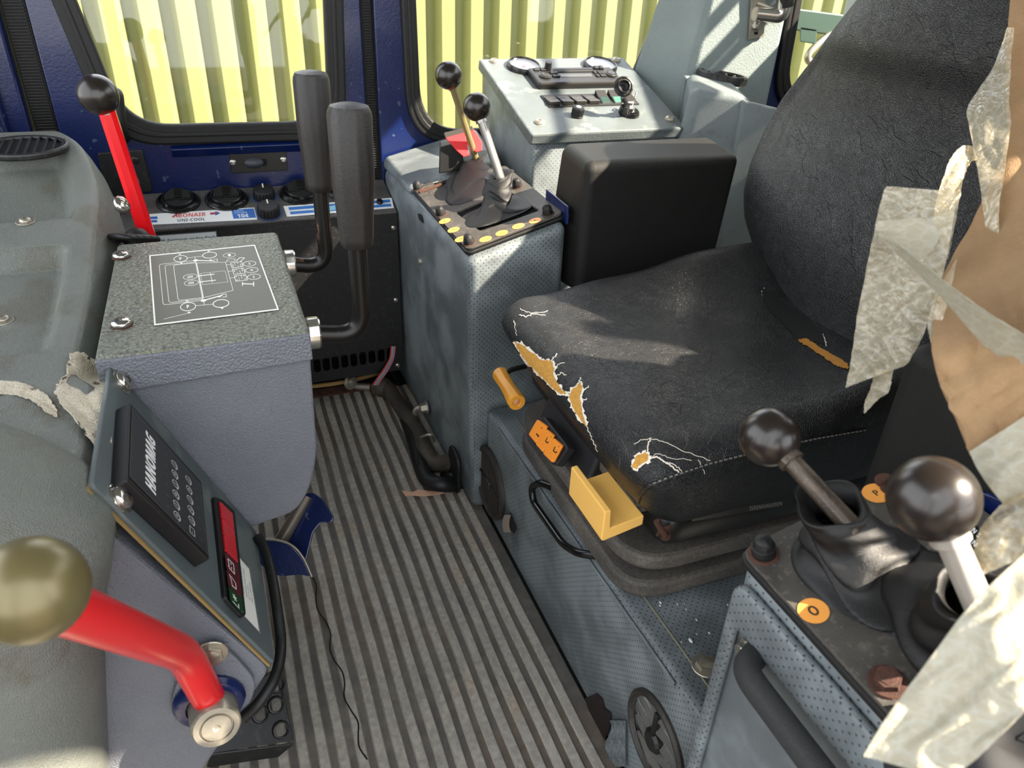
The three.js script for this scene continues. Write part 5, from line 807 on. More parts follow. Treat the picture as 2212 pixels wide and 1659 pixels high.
// ------------------------------------------------------------------ hoses and pipework at the foot of the console
{
  const onX = (x, y, k) => at(x, y, PX(k)), fl = (x, y, h) => at(x, y, PY(h));
  solo('hydraulic_hose', 'thick taped brown hose on the floor along the far console', 'hose', tube([fl(838, 838, 0.03), fl(858, 868, 0.028), fl(884, 905, 0.028), fl(905, 940, 0.028), fl(918, 975, 0.03), onX(935, 1000, 0.345), onX(960, 1000, 0.366), onX(990, 990, 0.39)], 0.0185, 90, 16), M.hose);
  solo('hydraulic_hose', 'lower thick black hose curving into the console foot', 'hose', tube([fl(878, 905, 0.022), fl(897, 960, 0.022), fl(908, 1005, 0.022), fl(925, 1038, 0.022), fl(955, 1046, 0.024), onX(985, 1046, 0.376), onX(1005, 1040, 0.4)], 0.0165, 90, 16), M.rubber);
  solo('hydraulic_hose', 'thin black hose between the two thick ones at the console foot', 'hose', tube([fl(905, 985, 0.03), fl(915, 1010, 0.03), onX(940, 1026, 0.352), onX(975, 1028, 0.37), onX(1000, 1024, 0.4)], 0.0085, 60, 12), M.rubber);
  solo('hose_flange', 'black rubber flange where the hoses enter the console', 'flange', slab(plane(onX(985, 1010, 0.378), V(0, 0, 1), V(0, 1, 0)), roundShape(vec2([[-0.035, -0.055], [0.035, -0.055], [0.038, 0.05], [-0.03, 0.05]]), 0.03), 0.008, { bevel: 0.003 }), M.rubber);
  const t = thing('steel_pipe', 'small bent steel pipe with clamp on the console side', 'pipe');
  part(t, 'pipe', bent([onX(920, 878, 0.375), onX(896, 882, 0.35), onX(896, 905, 0.35), onX(918, 942, 0.352)], 0.0062, 0.014), M.zinc); part(t, 'union', hexHead(onX(922, 880, 0.374), V(-1, 0, 0), 0.012, 0.016), M.zinc);
  part(t, 'clamp', tube([onX(892, 985, 0.335), onX(894, 965, 0.33), onX(905, 948, 0.335), onX(920, 940, 0.345), onX(935, 940, 0.36), onX(938, 952, 0.37)], 0.0034, 40, 8), M.zinc);
  const f = thing('pipe_fitting', 'brass elbow fitting at the far floor corner', 'fitting'); part(f, 'elbow', bent([fl(760, 824, 0.03), fl(768, 834, 0.02), fl(800, 836, 0.02)], 0.009, 0.015), M.zinc); part(f, 'nut', hexHead(fl(818, 838, 0.022), V(-1, 0, 0.1), 0.016, 0.018), std({ color: 0x776446, roughness: 0.5, metalness: 0.6 })); part(f, 'nut', hexHead(fl(757, 826, 0.035), V(0.4, 0.3, 0.8), 0.014, 0.01), M.zinc); part(f, 'hose_end', ball(fl(826, 836, 0.028), 0.026, 20, 14), M.hose);
  solo('floor_strip', 'rusty angle strip holding the far end of the floor mat', 'strip', hexa([V(0.02, -0.004, -1.69), V(0.3, -0.004, -1.69), V(0.3, -0.004, -1.662), V(0.02, -0.004, -1.662), V(0.02, 0.012, -1.69), V(0.3, 0.012, -1.69), V(0.3, 0.006, -1.662), V(0.02, 0.006, -1.662)], 0.002), M.rust);
  solo('plastic_pipe', 'thin tan plastic pipe under the cooling unit at the floor', 'pipe', tube([at(660, 836, PZ(-1.7)), at(720, 829, PZ(-1.7)), at(775, 818, PZ(-1.7)), at(820, 806, PZ(-1.7))], 0.006, 30, 8), std({ color: 0xa8854f, roughness: 0.6 }));
  const w = thing('wire_bundle', 'red, blue and grey wires hanging from the cooling unit louvre', 'wires'), cs = [0xb0392f, 0x9a9690, 0x3f6fa8, 0xc96a5a];
  cs.forEach((c, i) => part(w, 'wire', tube([at(846 + i * 2.4, 748, PZ(-1.62)), at(842 + i * 2.4, 775, PZ(-1.612)), at(828 + i * 3, 800, PZ(-1.61)), at(815 + i * 3, 818, PZ(-1.605)), at(806 + i * 3, 832, PZ(-1.6))], 0.0022, 30, 6), std({ color: c, roughness: 0.5 })));
  const tp = PY(0.0055), strip = [[868, 1060], [890, 1064], [905, 1058], [930, 1062], [962, 1059], [958, 1066], [930, 1071], [905, 1072], [888, 1070], [876, 1072]];
  solo('torn_tape', 'torn strip of pinkish paper tape on the floor mat by the hoses', 'tape', slab(tp, roundShape(pix(tp, strip)), 0.0012), std({ color: 0xd6a98c, roughness: 0.9 }));
}

// ------------------------------------------------------------------ seat base
{
  const t = thing('seat_base', 'grey perforated-vinyl seat base box with scuffs, torn at the lower corner', 'base'), yt = (z) => 0.25 + (z + 1.12) * 0.0435;
  part(t, 'body', hexa([V(0.412, -0.002, -1.118), V(1.3, -0.002, -1.118), V(1.3, -0.002, -0.374), V(0.4095, -0.002, -0.374), V(0.408, yt(-1.118), -1.118), V(1.3, yt(-1.118), -1.118), V(1.3, yt(-0.374), -0.374), V(0.405, yt(-0.374), -0.374)], 0.014, 4), M.vinylDots);
  const TP = plane3(V(0.425, yt(-1.1) + 0.0004, -1.1), V(0.6, yt(-1.1) + 0.0004, -1.1), V(0.425, yt(-0.4) + 0.0004, -0.4)); TP.n.y < 0 && TP.n.negate();
  const FP = PX(0.4085);
  part(t, 'trim_bead', tube([V(0.407, yt(-1.05) - 0.006, -1.05), V(0.406, yt(-0.8) - 0.006, -0.8), V(0.4055, yt(-0.45) - 0.006, -0.45)], 0.0022, 40, 8), M.vinyl);
  part(t, 'top_seam', [cyl(V(0.448, yt(-1.06) + 0.0005, -1.07), V(0.436, yt(-0.43) + 0.0005, -0.41), 0.0016, 0.0016, 6), cyl(V(0.436, yt(-0.41) + 0.0005, -0.41), V(0.7, yt(-0.41) + 0.0005, -0.43), 0.0016, 0.0016, 6)], std({ color: 0x7d7a68, roughness: 0.9 }));
  const dust = tex(512, 1, (u, v) => [1, 1, 1]);
  const vent = (px, py, r, kind) => {
    const c = at(px, py, FP), n = V(-1, 0, 0), v = part(t, 'round_vent', lathe([[r * 0.84, 0], [r, 0], [r, 0.006], [r * 0.95, 0.0095], [r * 0.9, 0.0095], [r * 0.86, 0.005], [r * 0.84, 0.004]], c, n, 48), M.ventPlastic), pl = plane(c, V(0, 0, 1), V(0, 1, 0));
    part(v, 'vent_well', lathe([[0, 0.0008], [r * 0.86, 0.0008]], c, n, 32), M.dark);
    if (kind) { for (let i = -5; i <= 5; i++) { const x = i * r * 0.15, h = r * 0.84 * Math.sqrt(1 - (i * 0.15) ** 2); part(v, 'slat', pbox(pl, x - r * 0.035, x + r * 0.035, -h, h, 0.001, 0.006, 0.001), M.ventPlastic); } part(v, 'tab', pbox(pl, -r * 0.16, r * 0.16, -r * 0.13, r * 0.1, 0.004, 0.011, 0.003), M.ventPlastic); part(v, 'cross_bar', pbox(pl, -r * 0.84, r * 0.84, -r * 0.03, r * 0.03, 0.004, 0.0085, 0.001), M.black); }
    else { for (let i = -2; i <= 2; i++) for (const s of [-1, 1]) { const y = i * r * 0.33, h = r * 0.8 * Math.sqrt(1 - (i * 0.33) ** 2), b = r * 0.14; part(v, 'vane', hexa([on(pl, 0, y + b, 0.001), on(pl, s * h, y + b, 0.001), on(pl, s * h, y - b, 0.001), on(pl, 0, y - b, 0.001), on(pl, 0, y + b * 0.3, 0.009), on(pl, s * h, y + b, 0.004), on(pl, s * h, y + b * 0.6, 0.004), on(pl, 0, y - b * 0.2, 0.009)], 0.0006, 1), std({ color: 0x5a5853, roughness: 0.6 })); } part(v, 'hub', lathe([[0, 0], [r * 0.26, 0], [r * 0.26, 0.008], [r * 0.2, 0.012], [0, 0.012]], c, n, 24), M.black); part(v, 'bar', pbox(pl, -r * 0.06, r * 0.06, -r * 0.2, r * 0.84, 0.004, 0.011, 0.001), M.black); }
  };
  vent(1062, 1042, 0.074, 1); vent(1421, 1596, 0.063, 0);
  const dk = std({ map: T.rust, color: 0x6a5c50, roughness: 0.95 });
  const tear = (q, m, h = 0.0016, r = 0) => part(t, 'torn_hole', slab(lift(FP, 0.0008), roundShape(pix(FP, q), r), h), m);
  tear([[1266, 1508], [1290, 1497], [1302, 1508], [1308, 1530], [1322, 1540], [1320, 1570], [1308, 1600], [1312, 1640], [1300, 1590], [1280, 1550]], dk); tear([[1104, 1107], [1116, 1140], [1112, 1152], [1098, 1134]], M.dark);
  part(t, 'vinyl_flap', thick(6, 10, (u, v) => { const a = at(lerp(1318, 1310, v) + 6 * Math.sin(v * 9), lerp(1556, 1655, v), PX(lerp(0.405, 0.396, Math.sin(v * 3)))), b = at(1352, lerp(1556, 1655, v), PX(0.404)); return a.lerp(b, u); }, 0.0012), M.vinyl); part(t, 'vinyl_flap', thick(3, 6, (u, v) => at(lerp(1090, 1104, u) - 4 * Math.sin(v * 3), lerp(1112, 1150, v), PX(0.404 - 0.004 * (1 - u))), 0.001), std({ color: 0x8d7f70, roughness: 0.9 }));
  const b = at(1524, 1440, PY(0.2815)); part(t, 'bolt', hexHead(b, V(0, 1, 0), 0.0125, 0.008), M.zinc);
  const bits = []; for (let i = 0; i < 40; i++) { const q = at(1400 + rnd() * 200, 1295 + rnd() * 190, PY(0.281)); if (q.x > 0.44 && q.z < -0.4) { const g = new THREE.IcosahedronGeometry(0.0007 + 0.0018 * rnd() * rnd() * rnd(), 0); g.scale(1, 0.7, 1 + rnd()); g.translate(q.x, q.y, q.z); bits.push(g); } }
  const crumbs = solo('debris_crumbs', 'pale crumbs of debris scattered on the dusty seat base top', 'debris', bits, M.white); crumbs.userData.kind = 'stuff';
}
// ------------------------------------------------------------------ operator seat
let cushion, backrest;
{
  const t = thing('operator_seat', 'black cracked leather operator seat with torn front edge showing yellow foam', 'seat'), zc = -0.767;
  const deck = (y0, y1, x0, x1, z0, z1, r, m) => slab(PY(y0), roundShape(vec2([[x0, -z1], [x1, -z1], [x1, -z0], [x0, -z0]]), r), y1 - y0, { bevel: 0.006, curve: 10 });
  part(t, 'suspension_base', [deck(0.276, 0.288, 0.415, 1.0, -0.965, -0.575, 0.06), deck(0.285, 0.312, 0.400, 1.0, -0.965, -0.562, 0.065)], M.dusty);
  part(t, 'bellows', [deck(0.31, 0.345, 0.45, 0.98, -0.93, -0.6, 0.05)], M.dark);
  part(t, 'suspension_top', [deck(0.338, 0.362, 0.397, 0.96, -0.955, -0.557, 0.07), deck(0.36, 0.39, 0.47, 0.94, -0.93, -0.60, 0.06)], M.dusty);
  const pan = part(t, 'seat_pan', softBox(0.43, 0.9, 0.375, 0.43, -0.985, -0.553, 0.02, [10, 6, 10]), std({ color: 0x171614, roughness: 0.4 }));
  const txt = drawn(1024, 160, (g, w, h) => { g.fillStyle = '#1c1b19'; g.fillRect(0, 0, w, h); g.strokeStyle = '#98938a'; g.lineWidth = 4; g.font = 'bold 120px sans-serif'; g.strokeText('ISRI 6500', 30, 98); g.font = 'bold 46px sans-serif'; g.fillStyle = '#8d887f'; g.fillText('ISRINGHAUSEN', 560, 148); });
  { const pl = PZ(-0.5528); part(pan, 'embossed_name', print(pl, [[1490, 1080], [1712, 1050], [1716, 1090], [1494, 1126]], 0.0004), printed(txt, 0.4)); }
  cushion = part(t, 'cushion', softBox(0.368, 0.93, 0.405, 0.54, -1.006, -0.528, 0.042, [44, 16, 44], (q) => {
    const zn = (q.z - zc) / 0.239, low = clamp((0.5 - q.y) / 0.1), hi = sstep(0.45, 0.53, q.y);
    q.x += low * 0.052 * (1 - sstep(0.4, 0.5, q.x)); if (zn < 0) q.z += low * 0.05 * sstep(0.3, 1, -zn); else q.z -= low * 0.02 * sstep(0.3, 1, zn);
    q.y += hi * (0.06 * sstep(0.42, 0.82, q.x) * Math.pow(Math.abs(zn), 2.4) - 0.014 * sstep(0.45, 0.7, q.x) * (1 - zn * zn) - 0.006 * (1 - sstep(0.37, 0.43, q.x)));
    q.y += hi * 0.0035 * Math.sin(q.x * 31 + q.z * 12) * Math.sin(q.z * 19 + q.x * 8);
    q.x += 0.012 * (1 - sstep(0.4, 0.5, q.x)) * Math.pow(Math.abs(zn), 3);
  }), M.leather, 'worn black leather seat cushion');
  // backrest: a pear-shaped pad leaning back
  const tilt = 0.27, xb = (y) => 0.845 + tilt * (y - 0.48), BPl = plane(V(xb(0.48), 0.48, zc), V(0, 0, 1), V(tilt, 1, 0)), edge = [[1648, 590], [1618, 522], [1601, 460], [1597, 405], [1606, 345], [1627, 282], [1661, 216], [1703, 160], [1757, 92], [1832, 0], [1890, -75]].map(([x, y]) => { const p = at(x, y, BPl); return [p.y, zc - p.z]; });
  const width = (y) => { if (y <= edge[0][0]) return edge[0][1] * Math.sqrt(clamp(1 - ((edge[0][0] - y) / 0.05) ** 2, 0, 1)); for (let i = 1; i < edge.length; i++) if (y <= edge[i][0]) return lerp(edge[i - 1][1], edge[i][1], (y - edge[i - 1][0]) / (edge[i][0] - edge[i - 1][0])); const l = edge[edge.length - 1]; return Math.max(0.1, l[1] - (y - l[0]) * 0.55); };
  const y0 = edge[0][0] - 0.045, y1 = 1.07, yc = edge[3][0];
  backrest = part(t, 'backrest', (() => {
    const N = 88, L = 80, g = sheet(N, L, (u, v) => {
      const k = v * v * (3 - 2 * v) * 0.4 + v * 0.6, y = lerp(y0, y1, k), a = u * 2 * Math.PI, c = Math.cos(a), s = Math.sin(a), end = Math.min(1, Math.sqrt(clamp(v / 0.06)), Math.sqrt(clamp((1 - v) / 0.05)));
      const w = width(y) * Math.max(end, 0.02), T0 = 0.058 * end, zz = Math.sign(c) * Math.pow(Math.abs(c), 0.62), xx = Math.sign(s) * Math.pow(Math.abs(s), 0.75);
      const lum = 0.022 * Math.exp(-(((y - 0.62) / 0.1) ** 2)) - 0.018 * Math.exp(-(((y - 0.8) / 0.09) ** 2)) + 0.012 * sstep(0.85, 0.9, y), dish = 0.016 * zz * zz;
      return V(xb(y) + 0.03 - (s > 0 ? xx * T0 + end * (lum - dish) * Math.min(1, s * 2) : xx * T0 * 1.3), y, zc + zz * w);
    }); g.userData.keepUV = false; return smooth(g);
  })(), M.leather, 'tall black leather backrest');
  part(t, 'back_hinge', box(0.8, 0.93, 0.38, 0.5, -0.98, -0.955, 0.01), M.softBlack);
  // seams
  const on3 = (list, m, h) => list.map(([x, y]) => hit(x, y, m)).filter(Boolean).map((q) => q.p.clone().addScaledVector(q.n, h));
  cushion.updateWorldMatrix(true, false); backrest.updateWorldMatrix(true, false);
  const dense = (l, k = 8) => l.slice(0, -1).flatMap((p, i) => Array.from({ length: k }, (_, j) => [lerp(p[0], l[i + 1][0], j / k), lerp(p[1], l[i + 1][1], j / k)]));
  function seam(name, px, m, h, r) { const pts = on3(dense(px), m, h); if (pts.length < 4) return; const c = new THREE.CatmullRomCurve3(pts); part(t, name, new THREE.TubeGeometry(c, 120, r, 7), M.leather); const st = [], n = Math.floor(c.getLength() / 0.0062); for (let i = 0; i < n; i++) { const a = c.getPointAt((i + 0.2) / n), b = c.getPointAt((i + 0.75) / n); st.push(cyl(a.add(V(0, r * 0.9, r * 0.5)), b.add(V(0, r * 0.9, r * 0.5)), 0.0011, 0.0011, 5)); } part(t, 'stitching', st, std({ color: 0x75716a, roughness: 0.8 })); }
  seam('piping', [[1376, 1098], [1382, 1070], [1400, 1050], [1440, 1034], [1530, 1004], [1640, 976], [1760, 950], [1885, 928]], cushion, 0.0004, 0.0026);
  seam('piping', [[1914, 149], [1960, 160], [2020, 178], [2096, 203]], backrest, 0.0002, 0.0022);
  // tears in the leather: foam below, frayed backing round it
  const jag = (list, a) => list.flatMap((p, i) => { const q = list[(i + 1) % list.length], n = Math.max(1, Math.round(Math.hypot(q[0] - p[0], q[1] - p[1]) / 5)); return Array.from({ length: n }, (_, k) => [lerp(p[0], q[0], k / n) + (rnd() - 0.5) * a, lerp(p[1], q[1], k / n) + (rnd() - 0.5) * a]); });
  const swell = (list, d) => { const c = list.reduce((s, p) => [s[0] + p[0] / list.length, s[1] + p[1] / list.length], [0, 0]); return list.map((p, i) => { const q = list[(i + 1) % list.length], o = list[(i + list.length - 1) % list.length], e = [q[0] - o[0], q[1] - o[1]], l = Math.hypot(...e); return [p[0] + e[1] / l * d, p[1] - e[0] / l * d]; }); };
  function tear(px) { part(t, 'torn_backing', patch(jag(swell(px, 4), 7), [cushion], 0.0007, 1.6), M.fray); part(t, 'exposed_foam', patch(jag(px, 3), [cushion], 0.0014, 1.6), M.foam); }
  const cr = (px, w = 0.0011, m = M.fray) => { const pts = on3(dense(px, 6).map(([x, y]) => [x + (rnd() - 0.5) * 3.4, y + (rnd() - 0.5) * 3.4]), cushion, 0.0001); if (pts.length > 2) part(t, 'crack', new THREE.TubeGeometry(new THREE.CatmullRomCurve3(pts), pts.length * 3, w * 0.62, 5), m); };
  tear([[1112, 738], [1124, 742], [1150, 762], [1170, 778], [1192, 782], [1198, 796], [1196, 806], [1204, 828], [1216, 842], [1226, 852], [1214, 852], [1196, 838], [1176, 818], [1152, 796], [1136, 778], [1122, 758]]);
  tear([[1236, 842], [1246, 838], [1254, 826], [1258, 840], [1254, 856], [1257, 880], [1262, 902], [1268, 922], [1260, 912], [1248, 896], [1238, 878], [1232, 858]]);
  tear([[1366, 1008], [1376, 986], [1394, 978], [1402, 984], [1400, 996], [1386, 1002], [1376, 1012]]);
  cr([[1196, 800], [1208, 788], [1222, 782]]); cr([[1190, 784], [1196, 772], [1204, 764]]); cr([[1200, 812], [1214, 806], [1226, 812]]); cr([[1224, 850], [1234, 846], [1240, 842]], 0.0018); cr([[1250, 834], [1252, 822], [1256, 814]]); cr([[1256, 846], [1266, 840], [1274, 834]]); cr([[1254, 866], [1264, 864], [1270, 860]]);
  cr([[1266, 918], [1276, 942], [1284, 960], [1292, 978]], 0.0009); cr([[1120, 680], [1134, 684], [1156, 678], [1182, 682]], 0.0012); cr([[1124, 668], [1146, 676], [1190, 672]], 0.0008); cr([[1116, 724], [1112, 706], [1110, 692]], 0.0008);
  cr([[1398, 980], [1400, 966], [1405, 944]], 0.0013); cr([[1402, 990], [1422, 988], [1440, 1000], [1458, 1012], [1474, 1026]], 0.0016); cr([[1440, 998], [1460, 1006], [1476, 1020]], 0.0009); cr([[1405, 946], [1440, 958], [1500, 984], [1540, 996]], 0.0007); cr([[1404, 990], [1420, 980], [1452, 990], [1500, 994]], 0.0006); cr([[1508, 992], [1516, 1010], [1522, 1026]], 0.0006); cr([[1400, 948], [1384, 950], [1366, 962]], 0.0006);
  for (let i = 0; i < 26; i++) { const x = 1330 + rnd() * 260, y = 780 + rnd() * 210, a = 1.1 + rnd() * 1.3, l = 14 + rnd() * 34; cr([[x, y], [x + Math.cos(a) * l * 0.5 + rnd() * 5, y + Math.sin(a) * l * 0.5], [x + Math.cos(a) * l, y + Math.sin(a) * l]], 0.00032, std({ color: 0x6f6d64, roughness: 0.9 })); }
  // split along the rear of the cushion
  part(t, 'torn_flap', patch(jag([[1644, 622], [1656, 628], [1690, 652], [1724, 676], [1756, 700], [1776, 724], [1782, 746], [1762, 738], [1728, 738], [1694, 704], [1664, 672], [1648, 650]], 3), [cushion], 0.001, 2), M.dark);
  part(t, 'exposed_foam', patch(jag([[1722, 734], [1744, 734], [1772, 752], [1800, 768], [1832, 788], [1832, 801], [1800, 788], [1768, 766], [1740, 748]], 3), [cushion], 0.0014, 1.8), std({ map: T.foam, color: 0xe8d8c0, roughness: 0.95 }));
  cr([[1648, 640], [1646, 630], [1652, 622]], 0.001); cr([[1776, 722], [1784, 740], [1786, 750]], 0.001);
  // control switches at the front
  const sp = plane(at(1184, 948, PX(0.372)), V(0, 0, 1), V(0.42, 0.9, 0)), SW = (q, h0, h, r, b) => slab(sp, roundShape(pix(sp, q), r), h, { h0, bevel: b });
  const hs = part(t, 'switch_housing', hexa([V(0.395, 0.378, -0.862), V(0.5, 0.378, -0.862), V(0.5, 0.378, -0.69), V(0.395, 0.385, -0.69), V(0.418, 0.446, -0.858), V(0.5, 0.44, -0.858), V(0.5, 0.44, -0.694), V(0.418, 0.446, -0.694)], 0.006, 3), std({ color: 0x202124, roughness: 0.55 }));
  part(hs, 'switch_bezel', SW([[1160, 902], [1176, 900], [1222, 958], [1226, 968], [1200, 1006], [1192, 1004], [1146, 944]], -0.014, 0.014, 0.003, 0.002), std({ color: 0x202124, roughness: 0.55 }));
  const sign = (k) => drawn(128, 192, (g) => { g.fillStyle = '#f2922f'; g.fillRect(0, 0, 128, 192); g.fillStyle = '#33261a'; g.font = 'bold 54px sans-serif'; g.textAlign = 'center'; if (k === 0) { g.fillText('+', 64, 66); g.fillRect(36, 140, 56, 20); } else { g.font = 'bold 40px sans-serif'; g.fillText('+', 84, 46); g.fillText('-', 34, 176); g.lineWidth = 14; g.strokeStyle = '#33261a'; g.beginPath(); g.moveTo(40, 64); g.lineTo(46, 116); g.lineTo(92, 116); g.stroke(); g.fillRect(84, 92, 16, 18); } });
  [[[1167, 907], [1187, 921], [1164, 960], [1148, 940]], [[1186, 927], [1202, 940], [1179, 979], [1163, 961]], [[1201, 946], [1220, 962], [1199, 1001], [1179, 981]]].forEach((q, k) => { const b = part(hs, 'rocker_button', SW(q, 0, 0.006, 0.003, 0.0018), M.orange); part(hs, 'button_print', print(lift(sp, 0.006), [lp(q[0], q[2], 0.1), lp(q[1], q[3], 0.1), lp(q[2], q[0], 0.1), lp(q[3], q[1], 0.1)], 0.0003), printed(sign(k))); });
  function lp(a, b, k) { return [lerp(a[0], b[0], k), lerp(a[1], b[1], k)]; }
  // yellow release handle: a channel
  const zA = -0.664, zB = -0.572, ch = roundShape(vec2([[0.357, 0.4], [0.412, 0.412], [0.412, 0.426], [0.3675, 0.419], [0.3655, 0.447], [0.357, 0.446]]), [0.006, 0.002, 0.002, 0.001, 0.002, 0.002]);
  part(t, 'release_handle', slab(PZ(zA), ch, zB - zA, { bevel: 0.0015 }), M.yellow, 'yellow plastic channel-shaped handle'); part(t, 'handle_bracket', box(0.412, 0.45, 0.412, 0.426, zA + 0.02, zB - 0.02, 0.002), M.dusty);
  part(t, 'plate', hexa([at(1294, 1012, PX(0.415)), at(1296, 1012, PX(0.425)), at(1330, 1070, PX(0.425)), at(1328, 1072, PX(0.415)), at(1294, 1006, PX(0.415)).add(V(0, 0.03, 0)), at(1296, 1006, PX(0.425)).add(V(0, 0.03, 0)), at(1330, 1050, PX(0.425)).add(V(0, 0.02, 0)), at(1328, 1052, PX(0.415)).add(V(0, 0.02, 0))], 0.002), M.zinc);
  // yellow crank knob
  const ka = at(1079, 806, PX(0.392)), kb = at(1117, 870, PX(0.388)), kd = kb.clone().sub(ka), kl = kd.length();
  const knob = part(t, 'crank_knob', lathe([[0, 0], [0.0105, 0], [0.0128, 0.002], [0.0135, 0.006], [0.0118, kl * 0.35], [0.0122, kl * 0.65], [0.0142, kl * 0.9], [0.0145, kl * 0.96], [0.0135, kl], [0.0075, kl], [0.006, kl - 0.002], [0, kl - 0.002]], ka, kd, 36), M.orangeSoft, 'orange crank knob'); part(knob, 'knob_cap', lathe([[0, kl - 0.0018], [0.0058, kl - 0.0018], [0.004, kl - 0.0004], [0, kl]], ka, kd, 20), std({ color: 0xd9935a, roughness: 0.5 }));
  part(t, 'crank_arm', bent([ka.clone().addScaledVector(kd, 0.2), at(1100, 800, PX(0.405)), at(1140, 790, PX(0.46))], 0.0045, 0.012), M.softBlack);
  part(t, 'slide_handle', bent([at(1192, 1052, PX(0.402)), at(1166, 1042, PX(0.392)), at(1148, 1052, PX(0.39)), at(1152, 1084, PX(0.39)), at(1216, 1176, PX(0.39)), at(1250, 1196, PX(0.392)), at(1290, 1200, PX(0.41))], 0.0058, 0.018), M.blackGloss, 'black bent wire handle');
  const ba = at(1418, 1126, PZ(-0.55)), bb = at(1438, 1158, PZ(-0.545)); part(t, 'adjuster_bolt', [cyl(ba, bb, 0.0038), hexHead(bb, bb.clone().sub(ba), 0.0046, 0.004), pbox(plane(ba.clone().lerp(bb, 0.5), V(1, 0, 0), V(0, 1, 0.2)), -0.004, 0.012, -0.012, 0.004, 0, 0.002, 0.001)], M.rust);
}
{
  const far = scene.children.find((o) => o.name === 'armrest'), q = []; const A = PZ(-1.1), n = [[1246, 640], [1548, 560], [1603, 336], [1268, 352]].map(([x, y]) => at(x, y, A)), mz = (p) => V(p.x, p.y, -1.534 - p.z);
  const yT = n[3].y, f0 = at(1212, 307, PY(yT + 0.002)), f1 = at(1532, 292, PY(n[2].y + 0.004));
  const N = [n[0], n[1], n[2], n[3]].map(mz), F = [V(n[0].x - 0.02, n[0].y, f0.z + 0.02), V(n[1].x - 0.02, n[1].y, f1.z + 0.02), f1, f0].map(mz);
  armrest('black box armrest on the near side of the seat, half hidden behind the cardboard', [N[0], N[1], F[1], F[0], N[3], N[2], F[2], F[3]]);
}
// ------------------------------------------------------------------ near lever console
const NP = plane3(V(0.374, 0.553, -0.03), V(0.55, 0.603, -0.03), V(0.374, 0.553, -0.4));
{
  const t = thing('lever_console', 'near grey perforated-vinyl lever console with black grab handle on its front', 'console'), topY = (x) => 0.547 + 0.281 * (x - 0.374);
  part(t, 'body', hexa([V(0.395, -0.002, -0.372), V(0.6, -0.002, -0.372), V(0.6, -0.002, -0.03), V(0.395, -0.002, -0.03), V(0.377, topY(0.377), -0.372), V(0.56, topY(0.56), -0.372), V(0.56, topY(0.56), -0.03), V(0.377, topY(0.377), -0.03)], 0.016, 5), M.vinylDots);
  const o = vec2([[0.0, -0.03], [0.19, -0.03], [0.19, 0.342], [0.0, 0.342]]), P1 = lift(NP, 0.007);
  part(t, 'gasket', slab(NP, roundShape(grow(o, 0.003), 0.016), 0.008, { h0: -0.006, bevel: 0.003 }), M.rubber); part(t, 'top_plate', slab(lift(NP, 0.0025), roundShape(o, 0.014), 0.0045, { bevel: 0.001 }), M.plate);
  for (const [x, y] of [[1650, 1196]]) { const c = at(x, y, P1); part(t, 'washer', washer(c, NP.n, 0.0132, 0.001), M.rust); part(t, 'bolt_cap', capNut(c, NP.n, 0.0102), M.softBlack); }
  part(t, 'rusty_bolt', hexHead(at(1917, 1474, P1), NP.n, 0.0098, 0.007), M.rust);
  for (const [x, y] of [[1912, 1040], [1925, 1055]]) part(t, 'washer', washer(at(x, y, P1), NP.n, 0.009, 0.002), M.rust);
  disc(t, P1, 1757, 1320, 0.0118, 'O'); disc(t, P1, 1893, 1066, 0.0118, 'P'); disc(t, P1, 2030, 1375, 0.0118, 'A');
  const note = drawn(256, 128, (g, w, h) => { g.fillStyle = '#101214'; g.fillRect(0, 0, w, h); g.fillStyle = '#e8e8e6'; g.font = 'bold 44px sans-serif'; g.fillText('SCT IN S', 20, 52); g.fillText('BENEDEN', 12, 110); });
  part(t, 'black_sticker', print(lift(NP, 0.0074), [[2080, 1106], [2140, 1168], [2112, 1200], [2050, 1130]].map((p) => p), 0.0006), printed(note), 'black sticker with white letters');
  part(t, 'blue_bracket', slab(PXr(0.563), roundShape(vec2([[0.235, 0.55], [0.33, 0.55], [0.33, 0.615], [0.235, 0.64]]), 0.002), 0.004, { bevel: 0.001 }), M.blue);
  // recessed front with a frame round it
  const FX = PX(0.3795), o2 = pix(FX, [[1609, 1345]])[0], fr = roundShape(vec2([[-0.365, 0.1], [-0.03, 0.1], [-0.03, 0.535], [-0.365, 0.535]]), 0.02), hole = roundShape(vec2([[o2.x, 0.14], [-0.045, 0.14], [-0.045, o2.y], [o2.x, o2.y]]), 0.012);
  fr.holes.push(hole); part(t, 'front_frame', slab(lift(FX, 0.003), fr, 0.009, { bevel: 0.0035, curve: 8 }), M.vinylDots); part(t, 'front_inset', slab(lift(FX, 0.001), roundShape(vec2([[o2.x - 0.01, 0.07], [-0.033, 0.07], [-0.033, o2.y + 0.005], [o2.x - 0.01, o2.y + 0.005]])), 0.001), M.vinyl);
  const HB = (x, y, k) => at(x, y, PX(k)); part(t, 'handle_bolt', hexHead(HB(1612, 1404, 0.378), V(-1, 0, 0), 0.0085, 0.007), M.steel);
  const h0 = HB(1634, 1412, 0.376), h1 = HB(1604, 1446, 0.345), h2 = h1.clone().add(V(0, -0.004, 0.24)); part(t, 'grab_handle', bent([h0, h1, h2], 0.0115, 0.02), std({ color: 0x2a2b2c, roughness: 0.6, bumpMap: T.barGrip, bumpScale: 0.0006 }), 'textured black grab handle');
}
